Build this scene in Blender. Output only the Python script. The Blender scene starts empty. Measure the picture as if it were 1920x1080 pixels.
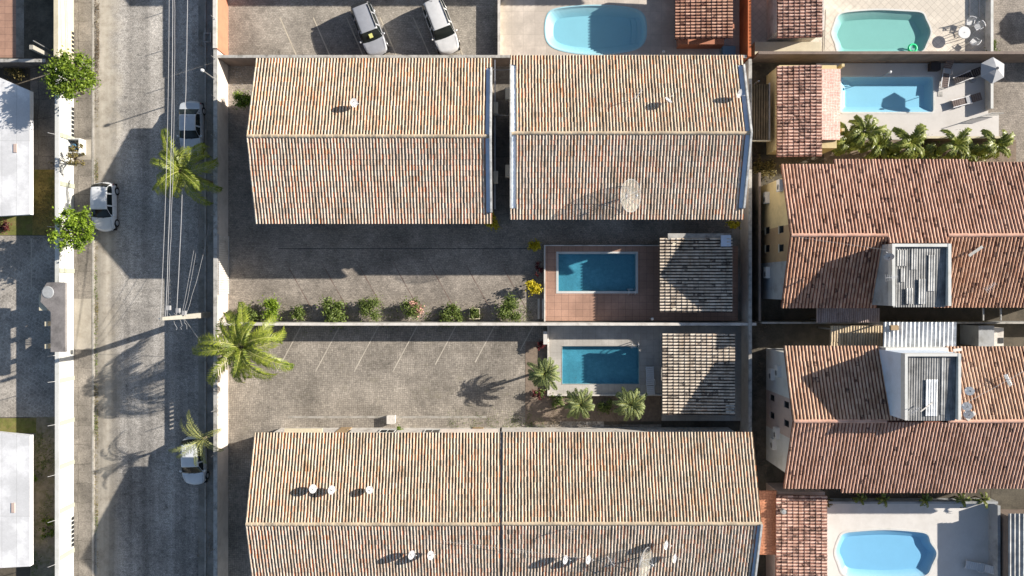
import bpy, math, random
import numpy as np
from mathutils import Vector, geometry
SC = bpy.context.scene
COL = SC.collection
HC = 55.0                      # height of the drone above the ground, metres
PX = 24.0                      # photograph pixels per metre on the ground
R = math.radians

# ------------------------------------------------------------------ camera, sky, sun, exposure
cam = bpy.data.cameras.new('camera'); co = bpy.data.objects.new('camera', cam); COL.objects.link(co)
co.location = (0, 0, HC); co.rotation_euler = (0, 0, 0)
cam.sensor_width = 36; cam.lens = 36 * HC / 80.0; cam.clip_start = 1; cam.clip_end = 1500
SC.camera = co
EL = R(23.3); AZ = (0.9516, 0.3074)
SUN = Vector((AZ[0]*math.cos(EL), AZ[1]*math.cos(EL), math.sin(EL)))
w = bpy.data.worlds.new('World'); SC.world = w; w.use_nodes = True
nt = w.node_tree; nt.nodes.clear()
sky = nt.nodes.new('ShaderNodeTexSky'); sky.sky_type = 'NISHITA'; sky.sun_disc = False
sky.sun_elevation = EL; sky.sun_rotation = math.atan2(AZ[0], AZ[1])
bg = nt.nodes.new('ShaderNodeBackground'); bg.inputs['Strength'].default_value = 0.068
wo = nt.nodes.new('ShaderNodeOutputWorld')
nt.links.new(sky.outputs[0], bg.inputs[0]); nt.links.new(bg.outputs[0], wo.inputs[0])
sl = bpy.data.lights.new('sun', 'SUN'); sl.energy = 5.0; sl.angle = R(0.5); sl.color = (1.0, 0.93, 0.83)
so = bpy.data.objects.new('sun', sl); COL.objects.link(so)
so.rotation_euler = (-SUN).to_track_quat('-Z', 'Y').to_euler(); so.location = (60, 20, 60)
SC.view_settings.view_transform = 'Standard'; SC.view_settings.look = 'None'
SC.view_settings.exposure = 1.05; SC.view_settings.gamma = 1.0
SC.view_settings.use_curve_mapping = False

# ------------------------------------------------------------------ coordinates
def P(px, py, h=0.0):          # world point that the photograph shows at (px,py) when it is h metres high
    k = 1 - h/HC
    return Vector(((px-960)/PX*k, (540-py)/PX*k, h))
def X(p): return (p-960)/PX    # plan pixels (ground scale) to metres
def Y(p): return (540-p)/PX

# ------------------------------------------------------------------ materials
def lin(c):
    return tuple(((x/255)/12.92 if x/255 <= .04045 else ((x/255+.055)/1.055)**2.4) for x in c)
class NT:
    def __init__(s, name):
        s.m = bpy.data.materials.new(name); s.m.use_nodes = True
        s.t = s.m.node_tree; s.t.nodes.clear()
        s.out = s.n('ShaderNodeOutputMaterial'); s.b = s.n('ShaderNodeBsdfPrincipled')
        s.l(s.b.outputs[0], s.out.inputs[0])
    def n(s, k, **kw):
        x = s.t.nodes.new(k)
        for a, v in kw.items(): setattr(x, a, v)
        return x
    def l(s, a, b): s.t.links.new(a, b)
    def coord(s, kind='Object'): return s.n('ShaderNodeTexCoord').outputs[kind]
    def noise(s, vec, scale, detail=4, rough=.6):
        x = s.n('ShaderNodeTexNoise'); x.inputs['Scale'].default_value = scale
        x.inputs['Detail'].default_value = detail; x.inputs['Roughness'].default_value = rough
        s.l(vec, x.inputs['Vector']); return x.outputs['Fac']
    def ramp(s, fac, stops, interp='LINEAR'):
        x = s.n('ShaderNodeValToRGB'); x.color_ramp.interpolation = interp
        e = x.color_ramp.elements
        while len(e) < len(stops): e.new(0.5)
        for i, (p, c) in enumerate(stops):
            e[i].position = p; e[i].color = (c, c, c, 1) if isinstance(c, (int, float)) else (c[0], c[1], c[2], 1)
        s.l(fac, x.inputs[0]); return x.outputs[0]
    def mix(s, fac, a, b, mode='MIX'):
        x = s.n('ShaderNodeMix', data_type='RGBA', blend_type=mode)
        for inp, v in ((x.inputs[0], fac), (x.inputs[6], a), (x.inputs[7], b)):
            if isinstance(v, (int, float)): inp.default_value = v
            elif isinstance(v, tuple): inp.default_value = (v[0], v[1], v[2], 1)
            else: s.l(v, inp)
        return x.outputs[2]
    def math(s, op, a, b=0.0):
        x = s.n('ShaderNodeMath', operation=op)
        for inp, v in ((x.inputs[0], a), (x.inputs[1], b)):
            if isinstance(v, (int, float)): inp.default_value = v
            else: s.l(v, inp)
        return x.outputs[0]
    def fin(s, col, rough=.85, bump=None, bstr=.3, bdist=.02, metal=0, spec=.3):
        if isinstance(col, tuple): s.b.inputs['Base Color'].default_value = (*col, 1)
        else: s.l(col, s.b.inputs['Base Color'])
        s.b.inputs['Roughness'].default_value = rough; s.b.inputs['Metallic'].default_value = metal
        s.b.inputs['Specular IOR Level'].default_value = spec
        if bump is not None:
            x = s.n('ShaderNodeBump'); x.inputs['Strength'].default_value = bstr; x.inputs['Distance'].default_value = bdist
            s.l(bump, x.inputs['Height']); s.l(x.outputs[0], s.b.inputs['Normal'])
        return s.m

def plain(name, c, var=.18, scale=3.0, rough=.8, metal=0, spec=.3, dirt=None, dirt_amt=.5, bstr=.15):
    """one colour broken up by soft noise, fine grain and optional stains"""
    s = NT(name); v = s.coord()
    n1 = s.noise(v, scale, 5); n2 = s.noise(v, scale*9, 3)
    f = s.math('ADD', s.math('MULTIPLY', n1, .6), s.math('MULTIPLY', n2, .4))
    col = s.ramp(f, [(.3, tuple(x*(1-var) for x in c)), (.7, tuple(min(.95, x*(1+var)) for x in c))])
    if dirt:
        d = s.ramp(s.noise(v, scale*.6, 7, .7), [(.48, 0.0), (.68, dirt_amt)])
        col = s.mix(d, col, dirt)
    return s.fin(col, rough, n2, bstr, .01, metal, spec)

def paver(name, c, bw, bh, mortar, msize=.012, rot=0, var=.25, stain=None, stain_s=.35, rough=.9, dark=.5, offset=.5, lichen=None, tracks=False, streak=False):
    s = NT(name); v = s.coord()
    mp = s.n('ShaderNodeMapping'); mp.inputs['Rotation'].default_value = (0, 0, rot)
    wv = s.n('ShaderNodeTexNoise'); wv.inputs['Scale'].default_value = .8; wv.inputs['Detail'].default_value = 4; s.l(v, wv.inputs['Vector'])
    vm = s.n('ShaderNodeVectorMath', operation='MULTIPLY_ADD'); s.l(wv.outputs['Color'], vm.inputs[0]); k_ = .02 if dark <= .2 else .45
    vm.inputs[1].default_value = (k_, k_, 0); s.l(v, vm.inputs[2]); s.l(vm.outputs[0], mp.inputs[0])
    # slight warping so the courses are not ruler straight
    br = s.n('ShaderNodeTexBrick'); br.offset = offset
    br.inputs['Scale'].default_value = 1; br.inputs['Brick Width'].default_value = bw; br.inputs['Row Height'].default_value = bh
    br.inputs['Mortar Size'].default_value = msize; br.inputs['Mortar Smooth'].default_value = .3
    br.inputs['Color1'].default_value = (*[x*(1-var) for x in c], 1); br.inputs['Color2'].default_value = (*[min(.9, x*(1+var)) for x in c], 1)
    br.inputs['Mortar'].default_value = (*mortar, 1)
    s.l(mp.outputs[0], br.inputs[0])
    col = br.outputs[0]
    kf = .2 if dark <= .2 else (1.5 if tracks else 1.1)
    g = s.ramp(s.noise(v, 9, 4, .8), [(.3, 1-.38*kf), (.5, 1.0), (.7, 1+.32*kf)])
    col = s.mix(1.0, col, g, 'MULTIPLY')
    g = s.ramp(s.noise(v, 2.6, 9, .8), [(.36, 1-.26*kf), (.5, 1.0), (.64, 1+.16*kf)])
    col = s.mix(1.0, col, g, 'MULTIPLY')
    g = s.ramp(s.noise(v, .95, 3, .6), [(.24, 1-.38*kf), (.33, 1.0)])          # oil and water marks
    col = s.mix(1.0, col, g, 'MULTIPLY')
    big = s.ramp(s.noise(v, stain_s, 8, .65), [(.35, 1-dark*.75), (.5, .92), (.66, 1.25)])
    col = s.mix(1.0, col, big, 'MULTIPLY')
    if stain:
        f = s.ramp(s.noise(v, 1.3, 8, .75), [(.52, 0.0), (.72, .75)])
        col = s.mix(f, col, stain)
    if lichen:
        f = s.ramp(s.noise(v, .8, 9, .75), [(.56, 0.0), (.7, .6)])
        col = s.mix(f, col, lichen)
    if tracks:                                      # sand blown over the western third of the street, wheel tracks along it
        sx = s.n('ShaderNodeSeparateXYZ'); s.l(v, sx.inputs[0])
        e = s.math('ADD', s.math('MULTIPLY', sx.outputs[0], -1.0), s.math('MULTIPLY', s.noise(v, .5, 8, .75), 3.4))
        f = s.ramp(s.math('MULTIPLY', s.math('SUBTRACT', e, 31.6), .5), [(.25, 0.0), (.75, .9)])
        col = s.mix(f, col, s.ramp(s.noise(v, 1.2, 9, .8), [(.32, (.22, .19, .15)), (.5, (.35, .315, .26)), (.68, (.42, .385, .325))]))
        m2 = s.n('ShaderNodeMapping'); m2.inputs['Scale'].default_value = (1, .03, 1); s.l(v, m2.inputs[0])
        f = s.ramp(s.noise(m2.outputs[0], 1.1, 3, .5), [(.35, .75), (.65, 1.3)])
        col = s.mix(1.0, col, f, 'MULTIPLY')
    return s.fin(col, rough, br.outputs['Fac'], -.5, .02)

def tile_mat(name, cols, chan, mould, mould_amt=.5, mould_s=1.6, rough=.9, tint=None, spots=None):
    """clay roof tiles: uv holds (row + phase, course), every tile gets its own colour"""
    s = NT(name)
    uv = s.n('ShaderNodeUVMap'); uv.uv_map = 'UVMap'
    fl = s.n('ShaderNodeVectorMath', operation='FLOOR'); s.l(uv.outputs[0], fl.inputs[0])
    wn = s.n('ShaderNodeTexWhiteNoise', noise_dimensions='2D'); s.l(fl.outputs[0], wn.inputs['Vector'])
    v = s.coord()
    big = s.noise(v, .45, 6, .65)
    f = s.math('ADD', s.math('MULTIPLY', wn.outputs['Value'], .42), s.math('MULTIPLY', big, .62))
    cov = s.ramp(f, cols)
    off = s.n('ShaderNodeVectorMath', operation='ADD'); s.l(fl.outputs[0], off.inputs[0]); off.inputs[1].default_value = (.5, 77.3, 0)
    wn2 = s.n('ShaderNodeTexWhiteNoise', noise_dimensions='2D'); s.l(off.outputs[0], wn2.inputs['Vector'])
    clus = s.noise(v, .55, 6, .7)
    ch = s.ramp(s.math('ADD', s.math('MULTIPLY', wn2.outputs['Value'], .34), s.math('MULTIPLY', clus, .68)), chan)
    sep = s.n('ShaderNodeSeparateXYZ'); s.l(uv.outputs[0], sep.inputs[0])
    ph = s.math('FRACT', sep.outputs[0])
    isch = s.math('GREATER_THAN', ph, .58)
    col = s.mix(isch, cov, ch)  # darker channels: grime, plus the shade between rows put into the colour
    m = s.ramp(s.noise(v, mould_s, 9, .75), [(.5, 0.0), (.66, mould_amt)])
    col = s.mix(m, col, mould)
    if spots:                                       # single mouldy tiles
        m3 = s.math('GREATER_THAN', wn2.outputs['Value'], spots)
        m3 = s.math('MULTIPLY', m3, s.ramp(s.noise(v, 5, 3, .6), [(.4, 0.0), (.55, .85)]))
        col = s.mix(m3, col, mould)
    g = s.ramp(s.noise(v, 22, 3, .7), [(.3, .72), (.7, 1.2)])
    col = s.mix(1.0, col, g, 'MULTIPLY')
    mp = s.n('ShaderNodeMapping'); mp.inputs['Scale'].default_value = (1, .16, 1); s.l(v, mp.inputs[0])
    g = s.ramp(s.noise(mp.outputs[0], 1.7, 6, .75), [(.34, (.66, .60, .54)), (.52, (1.0, 1.0, 1.0)), (.68, (1.1, 1.08, 1.05))])
    col = s.mix(1.0, col, g, 'MULTIPLY')
    return s.fin(col, rough, s.noise(v, 30, 3), .2, .01, 0, .2)

def sheet_metal(name, c, c2, pitch, axis='x', rough=.55, metal=.2):
    s = NT(name); v = s.coord()
    m2 = s.n('ShaderNodeMapping'); m2.inputs['Scale'].default_value = (1, .12, 1) if axis == 'x' else (.12, 1, 1); s.l(v, m2.inputs[0])
    f = s.noise(m2.outputs[0], 3, 7, .75)
    col = s.ramp(f, [(.36, c2), (.62, c)])
    g = s.ramp(s.noise(v, 1.2, 5, .7), [(.35, .6), (.6, 1.1)])
    col = s.mix(1.0, col, g, 'MULTIPLY')
    return s.fin(col, rough, s.noise(v, 12, 3), .1, .01, metal, .3)

def leafm(name, c1, c2, rough=.55, scale=3.5):
    s = NT(name); v = s.coord()
    n = s.noise(v, scale, 4, .7); n2 = s.noise(v, scale*7, 2, .5)
    f = s.math('ADD', s.math('MULTIPLY', n, .55), s.math('MULTIPLY', n2, .45))
    col = s.ramp(f, [(.36, c1), (.62, c2)])
    s.fin(col, rough, None, spec=.35)
    tr = s.n('ShaderNodeBsdfTranslucent'); s.l(col, tr.inputs[0])
    mx = s.n('ShaderNodeMixShader'); mx.inputs[0].default_value = .3
    s.l(s.b.outputs[0], mx.inputs[1]); s.l(tr.outputs[0], mx.inputs[2]); s.l(mx.outputs[0], s.out.inputs[0])
    return s.m

def water_mat(name, absorb, dens, tint=(.97, 1, 1)):
    s = NT(name); s.t.nodes.remove(s.b)
    tr = s.n('ShaderNodeBsdfTransparent'); tr.inputs[0].default_value = (*tint, 1)
    gl = s.n('ShaderNodeBsdfGlossy'); gl.inputs['Roughness'].default_value = .05
    fr = s.n('ShaderNodeFresnel'); fr.inputs[0].default_value = 1.33
    v = s.coord(); bm = s.n('ShaderNodeBump'); bm.inputs['Strength'].default_value = .25; bm.inputs['Distance'].default_value = .03
    s.l(s.noise(v, 2.5, 3, .6), bm.inputs['Height']); s.l(bm.outputs[0], gl.inputs['Normal']); s.l(bm.outputs[0], fr.inputs['Normal'])
    geo = s.n('ShaderNodeNewGeometry')      # seen from below the surface lets the light out
    ff = s.math('MULTIPLY', fr.outputs[0], s.math('SUBTRACT', 1.0, geo.outputs['Backfacing']))
    mx = s.n('ShaderNodeMixShader'); s.l(ff, mx.inputs[0]); s.l(tr.outputs[0], mx.inputs[1]); s.l(gl.outputs[0], mx.inputs[2])
    s.l(mx.outputs[0], s.out.inputs[0])
    va = s.n('ShaderNodeVolumeAbsorption'); va.inputs[0].default_value = (*absorb, 1); va.inputs['Density'].default_value = dens
    s.l(va.outputs[0], s.out.inputs['Volume'])
    return s.m

def glassy(name, c=(.012, .016, .02)):
    s = NT(name); return s.fin(c, .08, spec=.35)
def paint(name, c, metal=.0, rough=.35):
    s = NT(name); v = s.coord()
    col = s.ramp(s.noise(v, 2.2, 6, .7), [(.3, tuple(x*.86 for x in c)), (.7, tuple(min(.95, x*1.05) for x in c))])
    m = s.fin(col, rough, metal=metal, spec=.45)
    s.b.inputs['Coat Weight'].default_value = .35; s.b.inputs['Coat Roughness'].default_value = .12
    return m

M = {}
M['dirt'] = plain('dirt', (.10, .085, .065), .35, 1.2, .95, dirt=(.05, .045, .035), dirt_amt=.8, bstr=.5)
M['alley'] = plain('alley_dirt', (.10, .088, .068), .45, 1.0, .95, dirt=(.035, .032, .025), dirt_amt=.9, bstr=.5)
M['road'] = paver('street_paving', (.34, .318, .29), .17, .11, (.21, .195, .175), .010, 0, .13, stain=(.20, .18, .155), stain_s=.16, dark=.55, tracks=True)
M['gutterstrip'] = plain('gutter_concrete', (.24, .225, .2), .3, 1.2, .9, dirt=(.09, .08, .06), dirt_amt=.7)
M['sandstrip'] = plain('sandy_verge', (.36, .325, .27), .2, .8, .95, dirt=(.20, .17, .13), dirt_amt=.6, bstr=.4)
M['walk'] = paver('sidewalk_concrete', (.23, .205, .175), 1.6, 1.5, (.12, .105, .09), .02, 0, .15, stain=(.11, .10, .08), dark=.5, offset=0)
M['kerb'] = plain('kerb_concrete', (.33, .31, .28), .25, 2, .9, dirt=(.12, .11, .08), dirt_amt=.7)
M['paver'] = paver('courtyard_paving', (.30, .262, .222), .2, .13, (.17, .148, .125), .010, 0, .14, stain=(.12, .105, .088), stain_s=.28, dark=.5)
M['paver2'] = paver('courtyard_paving_south', (.30, .268, .228), .16, .16, (.16, .138, .112), .011, 0, .16, stain=(.125, .108, .088), stain_s=.3, dark=.5, lichen=(.20, .18, .13), offset=0)
M['paver3'] = paver('carpark_paving_north', (.33, .298, .255), .2, .13, (.19, .17, .14), .010, 0, .14, stain=(.10, .09, .075), stain_s=.3, dark=.55)
M['lotwest'] = paver('west_lot_paving', (.33, .30, .265), .3, .3, (.40, .365, .32), .04, .6, .15, stain=(.13, .12, .1), dark=.4)
M['terrace_beige'] = paver('beige_deck_tiles', (.52, .46, .40), .9, .9, (.40, .35, .30), .012, 0, .05, dark=.15, offset=0, rough=.6)
M['terrace_diag'] = paver('beige_diagonal_tiles', (.57, .51, .43), .42, .42, (.38, .33, .27), .014, R(45), .05, dark=.15, offset=0, rough=.6)
M['terrace_grey'] = plain('pale_grey_deck', (.50, .475, .45), .06, .8, .6, dirt=(.4, .37, .34), dirt_amt=.4)
M['terrace_white'] = plain('white_deck', (.60, .575, .545), .06, .8, .6, dirt=(.45, .42, .38), dirt_amt=.4)
M['terrace_brown'] = paver('brown_deck_tiles', (.36, .215, .155), .55, .55, (.17, .105, .08), .012, 0, .06, dark=.2, offset=0, rough=.6)
M['terrace_conc'] = paver('grey_deck_tiles', (.40, .375, .34), .5, .5, (.3, .28, .25), .012, 0, .06, dark=.2, offset=0, rough=.7)
M['grass'] = plain('grass', (.15, .155, .04), .45, 2.5, .95, dirt=(.24, .18, .08), dirt_amt=.8, bstr=.8)
M['dry'] = plain('dry_grass', (.26, .22, .155), .4, 2.5, .95, dirt=(.13, .13, .045), dirt_amt=.9, bstr=.8)
M['ochre'] = plain('ochre_lawn', (.26, .20, .06), .45, 1.6, .95, dirt=(.10, .13, .03), dirt_amt=.8, bstr=.8)
M['mossy'] = plain('mossy_paving', (.25, .23, .16), .4, 2.5, .95, dirt=(.24, .21, .16), dirt_amt=.9, bstr=.6)
M['line'] = plain('lane_paint', (.44, .395, .33), .3, 2, .8, dirt=(.27, .24, .2), dirt_amt=.7)
M['redline'] = plain('faded_red_line', (.15, .10, .08), .3, 2, .8, dirt=(.27, .235, .2), dirt_amt=1.0)
M['pil'] = plain('pilaster_render', (.36, .37, .29), .05, 1.2, .8)
M['white'] = plain('white_render', (.56, .56, .54), .06, 1.2, .75, dirt=(.38, .38, .33), dirt_amt=.6)
M['cream'] = plain('cream_render', (.56, .50, .37), .10, 1.2, .8, dirt=(.36, .31, .22), dirt_amt=.5)
M['yellow'] = plain('yellow_render', (.60, .48, .26), .08, 1.2, .8, dirt=(.36, .29, .17), dirt_amt=.6)
M['tanwall'] = plain('tan_render', (.36, .25, .14), .12, 1.2, .8, dirt=(.2, .14, .09), dirt_amt=.5)
M['greywall'] = plain('grey_render', (.34, .35, .36), .15, 1.2, .85, dirt=(.17, .17, .16), dirt_amt=.7)
M['pinkwall'] = plain('pink_render', (.48, .37, .32), .1, 1.2, .8, dirt=(.3, .22, .18), dirt_amt=.4)
M['beigewall'] = plain('beige_render', (.55, .49, .44), .12, 1.5, .85, dirt=(.33, .28, .24), dirt_amt=.55)
M['offwhite'] = plain('off_white_render', (.60, .565, .52), .10, 1.8, .8, dirt=(.27, .24, .20), dirt_amt=.75)
M['salmon'] = plain('salmon_render', (.44, .19, .115), .08, 1.2, .8, dirt=(.32, .14, .09), dirt_amt=.5)
M['orange'] = plain('orange_render', (.52, .15, .055), .12, 1.4, .8, dirt=(.30, .09, .04), dirt_amt=.6)
M['slab'] = plain('weathered_slab', (.20, .185, .18), .3, 1.2, .9, dirt=(.075, .07, .068), dirt_amt=.85)
M['roofwhite'] = paver('white_roof_coating', (.60, .60, .61), 1.1, 7.0, (.46, .46, .46), .02, 0, .03, dark=.2, offset=0, rough=.6)
M['brownwall'] = plain('brown_wall', (.20, .155, .13), .2, 1.2, .85, dirt=(.11, .09, .075), dirt_amt=.6)
M['concrete'] = plain('concrete', (.40, .385, .36), .25, 2.5, .85, dirt=(.13, .12, .10), dirt_amt=.9)
M['pole'] = plain('pole_concrete', (.31, .295, .26), .15, 2, .85, dirt=(.3, .28, .24), dirt_amt=.5)
M['trough'] = plain('shade_tinted_gutter', (.60, .68, .80), .06, 1.5, .6, dirt=(.42, .47, .54), dirt_amt=.5)  # white paint tinted towards the blue of the shade it lies in
M['parapet'] = plain('parapet_cement', (.50, .50, .49), .25, 3, .9, dirt=(.18, .18, .18), dirt_amt=.85)
M['metal'] = plain('galvanised_metal', (.55, .55, .56), .1, 4, .4, metal=.8)
M['whitepl'] = plain('white_plastic', (.60, .60, .60), .04, 2, .45)
M['greypl'] = plain('grey_plastic', (.28, .28, .29), .1, 2, .5)
M['dark'] = plain('dark_recess', (.02, .022, .025), .2, 2, .6)
M['black'] = plain('black_rubber', (.012, .012, .013), .2, 5, .7)
M['wood'] = plain('bark', (.17, .13, .09), .3, 5, .9, bstr=.6)
M['fabricdark'] = plain('dark_mesh_fabric', (.04, .034, .036), .2, 5, .9)
M['fabricbrown'] = plain('brown_mesh_fabric', (.15, .115, .105), .15, 5, .9)
M['canvas'] = plain('white_canvas', (.36, .365, .38), .04, 3, .8)
M['blue'] = plain('blue_plastic', (.05, .13, .22), .1, 3, .4)
M['bluecover'] = plain('faded_blue_cover', (.19, .33, .42), .1, 3, .6)
M['green'] = plain('green_vinyl', (.03, .62, .26), .06, 3, .35)
M['glass'] = glassy('window_glass')
M['carglass'] = glassy('car_glass', (.010, .014, .014))
M['yellowpaper'] = plain('yellow_paper', (.62, .62, .22), .1, 30, .8)
M['soil'] = plain('planter_soil', (.20, .155, .12), .4, 4, .95, bstr=.8)
M['wire'] = plain('cable', (.30, .30, .31), .05, 4, .6)
M['red'] = plain('tail_lamp_red', (.35, .02, .02), .1, 5, .25)
M['lamp'] = plain('lamp_glass', (.55, .57, .6), .05, 5, .15, spec=.8)
cream_t = [(.25, (.44, .35, .25)), (.42, (.57, .47, .36)), (.60, (.63, .54, .43)), (.76, (.58, .44, .30)), (.86, (.46, .23, .11))]
cream_s = [(.25, (.46, .375, .29)), (.42, (.59, .50, .41)), (.60, (.67, .585, .49)), (.76, (.62, .47, .34)), (.86, (.48, .23, .11))]
M['tileA'] = tile_mat('weathered_cream_tiles', cream_t, [(.36, (.12, .085, .055)), (.50, (.19, .12, .075)), (.57, (.38, .17, .07)), (.64, (.52, .18, .06))], (.20, .17, .14), .35, 1.3)
M['tileA2'] = tile_mat('weathered_cream_tiles_south', cream_s, [(.36, (.17, .125, .095)), (.48, (.25, .17, .12)), (.56, (.44, .19, .09)), (.62, (.60, .18, .06))], (.26, .22, .19), .35, 1.3)
M['tileC'] = tile_mat('mouldy_cream_tiles', cream_t, [(.34, (.07, .052, .038)), (.52, (.12, .085, .055)), (.59, (.28, .12, .055)), (.66, (.46, .16, .055))], (.15, .125, .10), .42, 1.4)
M['tileC2'] = tile_mat('grey_brown_cream_tiles', cream_s, [(.34, (.12, .09, .07)), (.50, (.18, .13, .10)), (.57, (.36, .16, .08)), (.64, (.54, .16, .055))], (.16, .135, .115), .5, 1.4)
M['tileD'] = tile_mat('terracotta_tiles', [(.25, (.42, .24, .17)), (.42, (.53, .325, .24)), (.62, (.60, .39, .295)), (.8, (.47, .27, .19))], [(.3, (.15, .055, .042)), (.55, (.20, .08, .055)), (.75, (.26, .10, .07))], (.06, .03, .025), .45, 1.0, spots=.92)
M['tileD2'] = tile_mat('terracotta_tiles_south', [(.25, (.42, .22, .14)), (.42, (.54, .31, .205)), (.62, (.60, .37, .255)), (.8, (.47, .25, .16))], [(.3, (.14, .05, .036)), (.55, (.20, .07, .046)), (.75, (.26, .09, .055))], (.06, .03, .025), .5, 1.0, spots=.92)
M['tileE'] = tile_mat('dark_terracotta_tiles', [(.25, (.44, .27, .18)), (.42, (.57, .375, .26)), (.62, (.64, .44, .315)), (.8, (.50, .31, .21))], [(.3, (.12, .05, .038)), (.55, (.16, .065, .045)), (.75, (.22, .09, .06))], (.055, .03, .025), .25, .8, spots=.96)
M['tileE2'] = tile_mat('dark_terracotta_tiles_south', [(.25, (.42, .24, .17)), (.42, (.53, .32, .235)), (.62, (.59, .375, .285)), (.8, (.46, .265, .19))], [(.3, (.15, .06, .045)), (.55, (.20, .08, .055)), (.75, (.26, .10, .07))], (.055, .03, .025), .35, .8, spots=.97)
M['tileF'] = tile_mat('pink_mouldy_tiles', [(.2, (.40, .25, .20)), (.45, (.54, .35, .28)), (.7, (.66, .46, .38)), (.85, (.50, .30, .23))], [(.3, (.20, .09, .07)), (.55, (.28, .13, .10)), (.75, (.34, .17, .12))], (.07, .04, .035), .8, 1.3, spots=.72)
M['tileN'] = tile_mat('orange_clay_tiles', [(.2, (.34, .18, .13)), (.45, (.50, .28, .20)), (.7, (.62, .39, .29)), (.85, (.46, .23, .15))], [(.3, (.06, .028, .025)), (.55, (.085, .038, .03)), (.75, (.14, .05, .035))], (.08, .035, .03), .4, 1.2, spots=.85)
M['tileG1'] = tile_mat('blackened_white_tiles', [(.2, (.42, .355, .29)), (.45, (.60, .515, .42)), (.7, (.69, .61, .51)), (.82, (.64, .45, .32)), (.92, (.55, .27, .15))], [(.3, (.022, .019, .018)), (.55, (.035, .03, .028)), (.75, (.08, .045, .03))], (.07, .06, .055), .6, 1.6, spots=.90)
M['tilebeige'] = tile_mat('beige_corrugated', [(.2, (.62, .50, .34)), (.8, (.72, .59, .40))], [(.1, (.42, .33, .22)), (.95, (.46, .36, .25))], (.25, .18, .12), .4, 1.5)
M['tilepink'] = tile_mat('pink_corrugated', [(.2, (.42, .34, .32)), (.8, (.46, .38, .36))], [(.1, (.30, .24, .23)), (.95, (.32, .25, .24))], (.2, .14, .12), .5, 1.5)
M['pinktile'] = paver('smooth_pink_tiles', (.58, .33, .27), .22, .2, (.70, .48, .42), .02, 0, .08, dark=.25, offset=0, rough=.6)
M['salmontile'] = paver('smooth_salmon_tiles', (.46, .205, .115), .25, .2, (.36, .14, .075), .02, 0, .08, dark=.3, offset=0, rough=.6)
M['corrgrey'] = sheet_metal('weathered_fibre_cement', (.27, .27, .265), (.13, .13, .13), .2)
M['corrlight'] = sheet_metal('light_fibre_cement', (.42, .42, .41), (.29, .29, .285), .2)
M['corrwhite'] = sheet_metal('white_sheet', (.78, .79, .79), (.66, .67, .67), .2)
M['corrbrown'] = sheet_metal('old_brown_sheet', (.105, .078, .048), (.045, .035, .022), .2)
M['meshdish'] = NT('perforated_dish_mesh')
def _dish(s):
    s.fin((.42, .40, .34), .6, metal=.1)
    v = s.coord()
    t = s.n('ShaderNodeBsdfTransparent')
    f = s.ramp(s.noise(v, 3, 2), [(.3, .58), (.7, .68)])
    mx = s.n('ShaderNodeMixShader'); s.l(f, mx.inputs[0]); s.l(s.b.outputs[0], mx.inputs[1]); s.l(t.outputs[0], mx.inputs[2])
    s.l(mx.outputs[0], s.out.inputs[0]); return s.m
M['meshdish'] = _dish(M['meshdish'])
M['palm'] = leafm('palm_leaf', (.05, .09, .012), (.32, .36, .05), .4, 1.3)
M['deadleaf'] = leafm('dead_palm_leaf', (.20, .11, .03), (.42, .27, .09), .7, 2)
M['palmrib'] = plain('palm_midrib', (.42, .42, .12), .2, 4, .5)
M['palm2'] = leafm('fan_palm_leaf', (.10, .14, .04), (.27, .31, .12), .5, 2.5)
M['palm3'] = leafm('banana_leaf', (.05, .09, .012), (.28, .31, .06), .4, 2.5)
M['palmdry'] = leafm('thin_palm_leaf', (.12, .15, .05), (.30, .31, .13), .5, 2.5)
M['leaf'] = leafm('broad_leaf', (.035, .085, .008), (.24, .32, .03), .5, 1.8)
M['leaf2'] = leafm('bright_leaf', (.07, .14, .01), (.28, .38, .03), .5, 1.8)
M['leafbush'] = leafm('bush_leaf', (.05, .09, .015), (.20, .25, .06), .5, 3)
M['leafyellow'] = leafm('yellow_leaf', (.30, .26, .01), (.62, .50, .02), .5, 3)
M['leafolive'] = leafm('olive_leaf', (.10, .09, .03), (.28, .22, .08), .6, 3)
M['leafpink'] = leafm('pink_blossom', (.45, .20, .16), (.75, .48, .40), .6, 3)
M['leafred'] = leafm('red_leaf', (.05, .012, .015), (.19, .035, .035), .5, 3)

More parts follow.
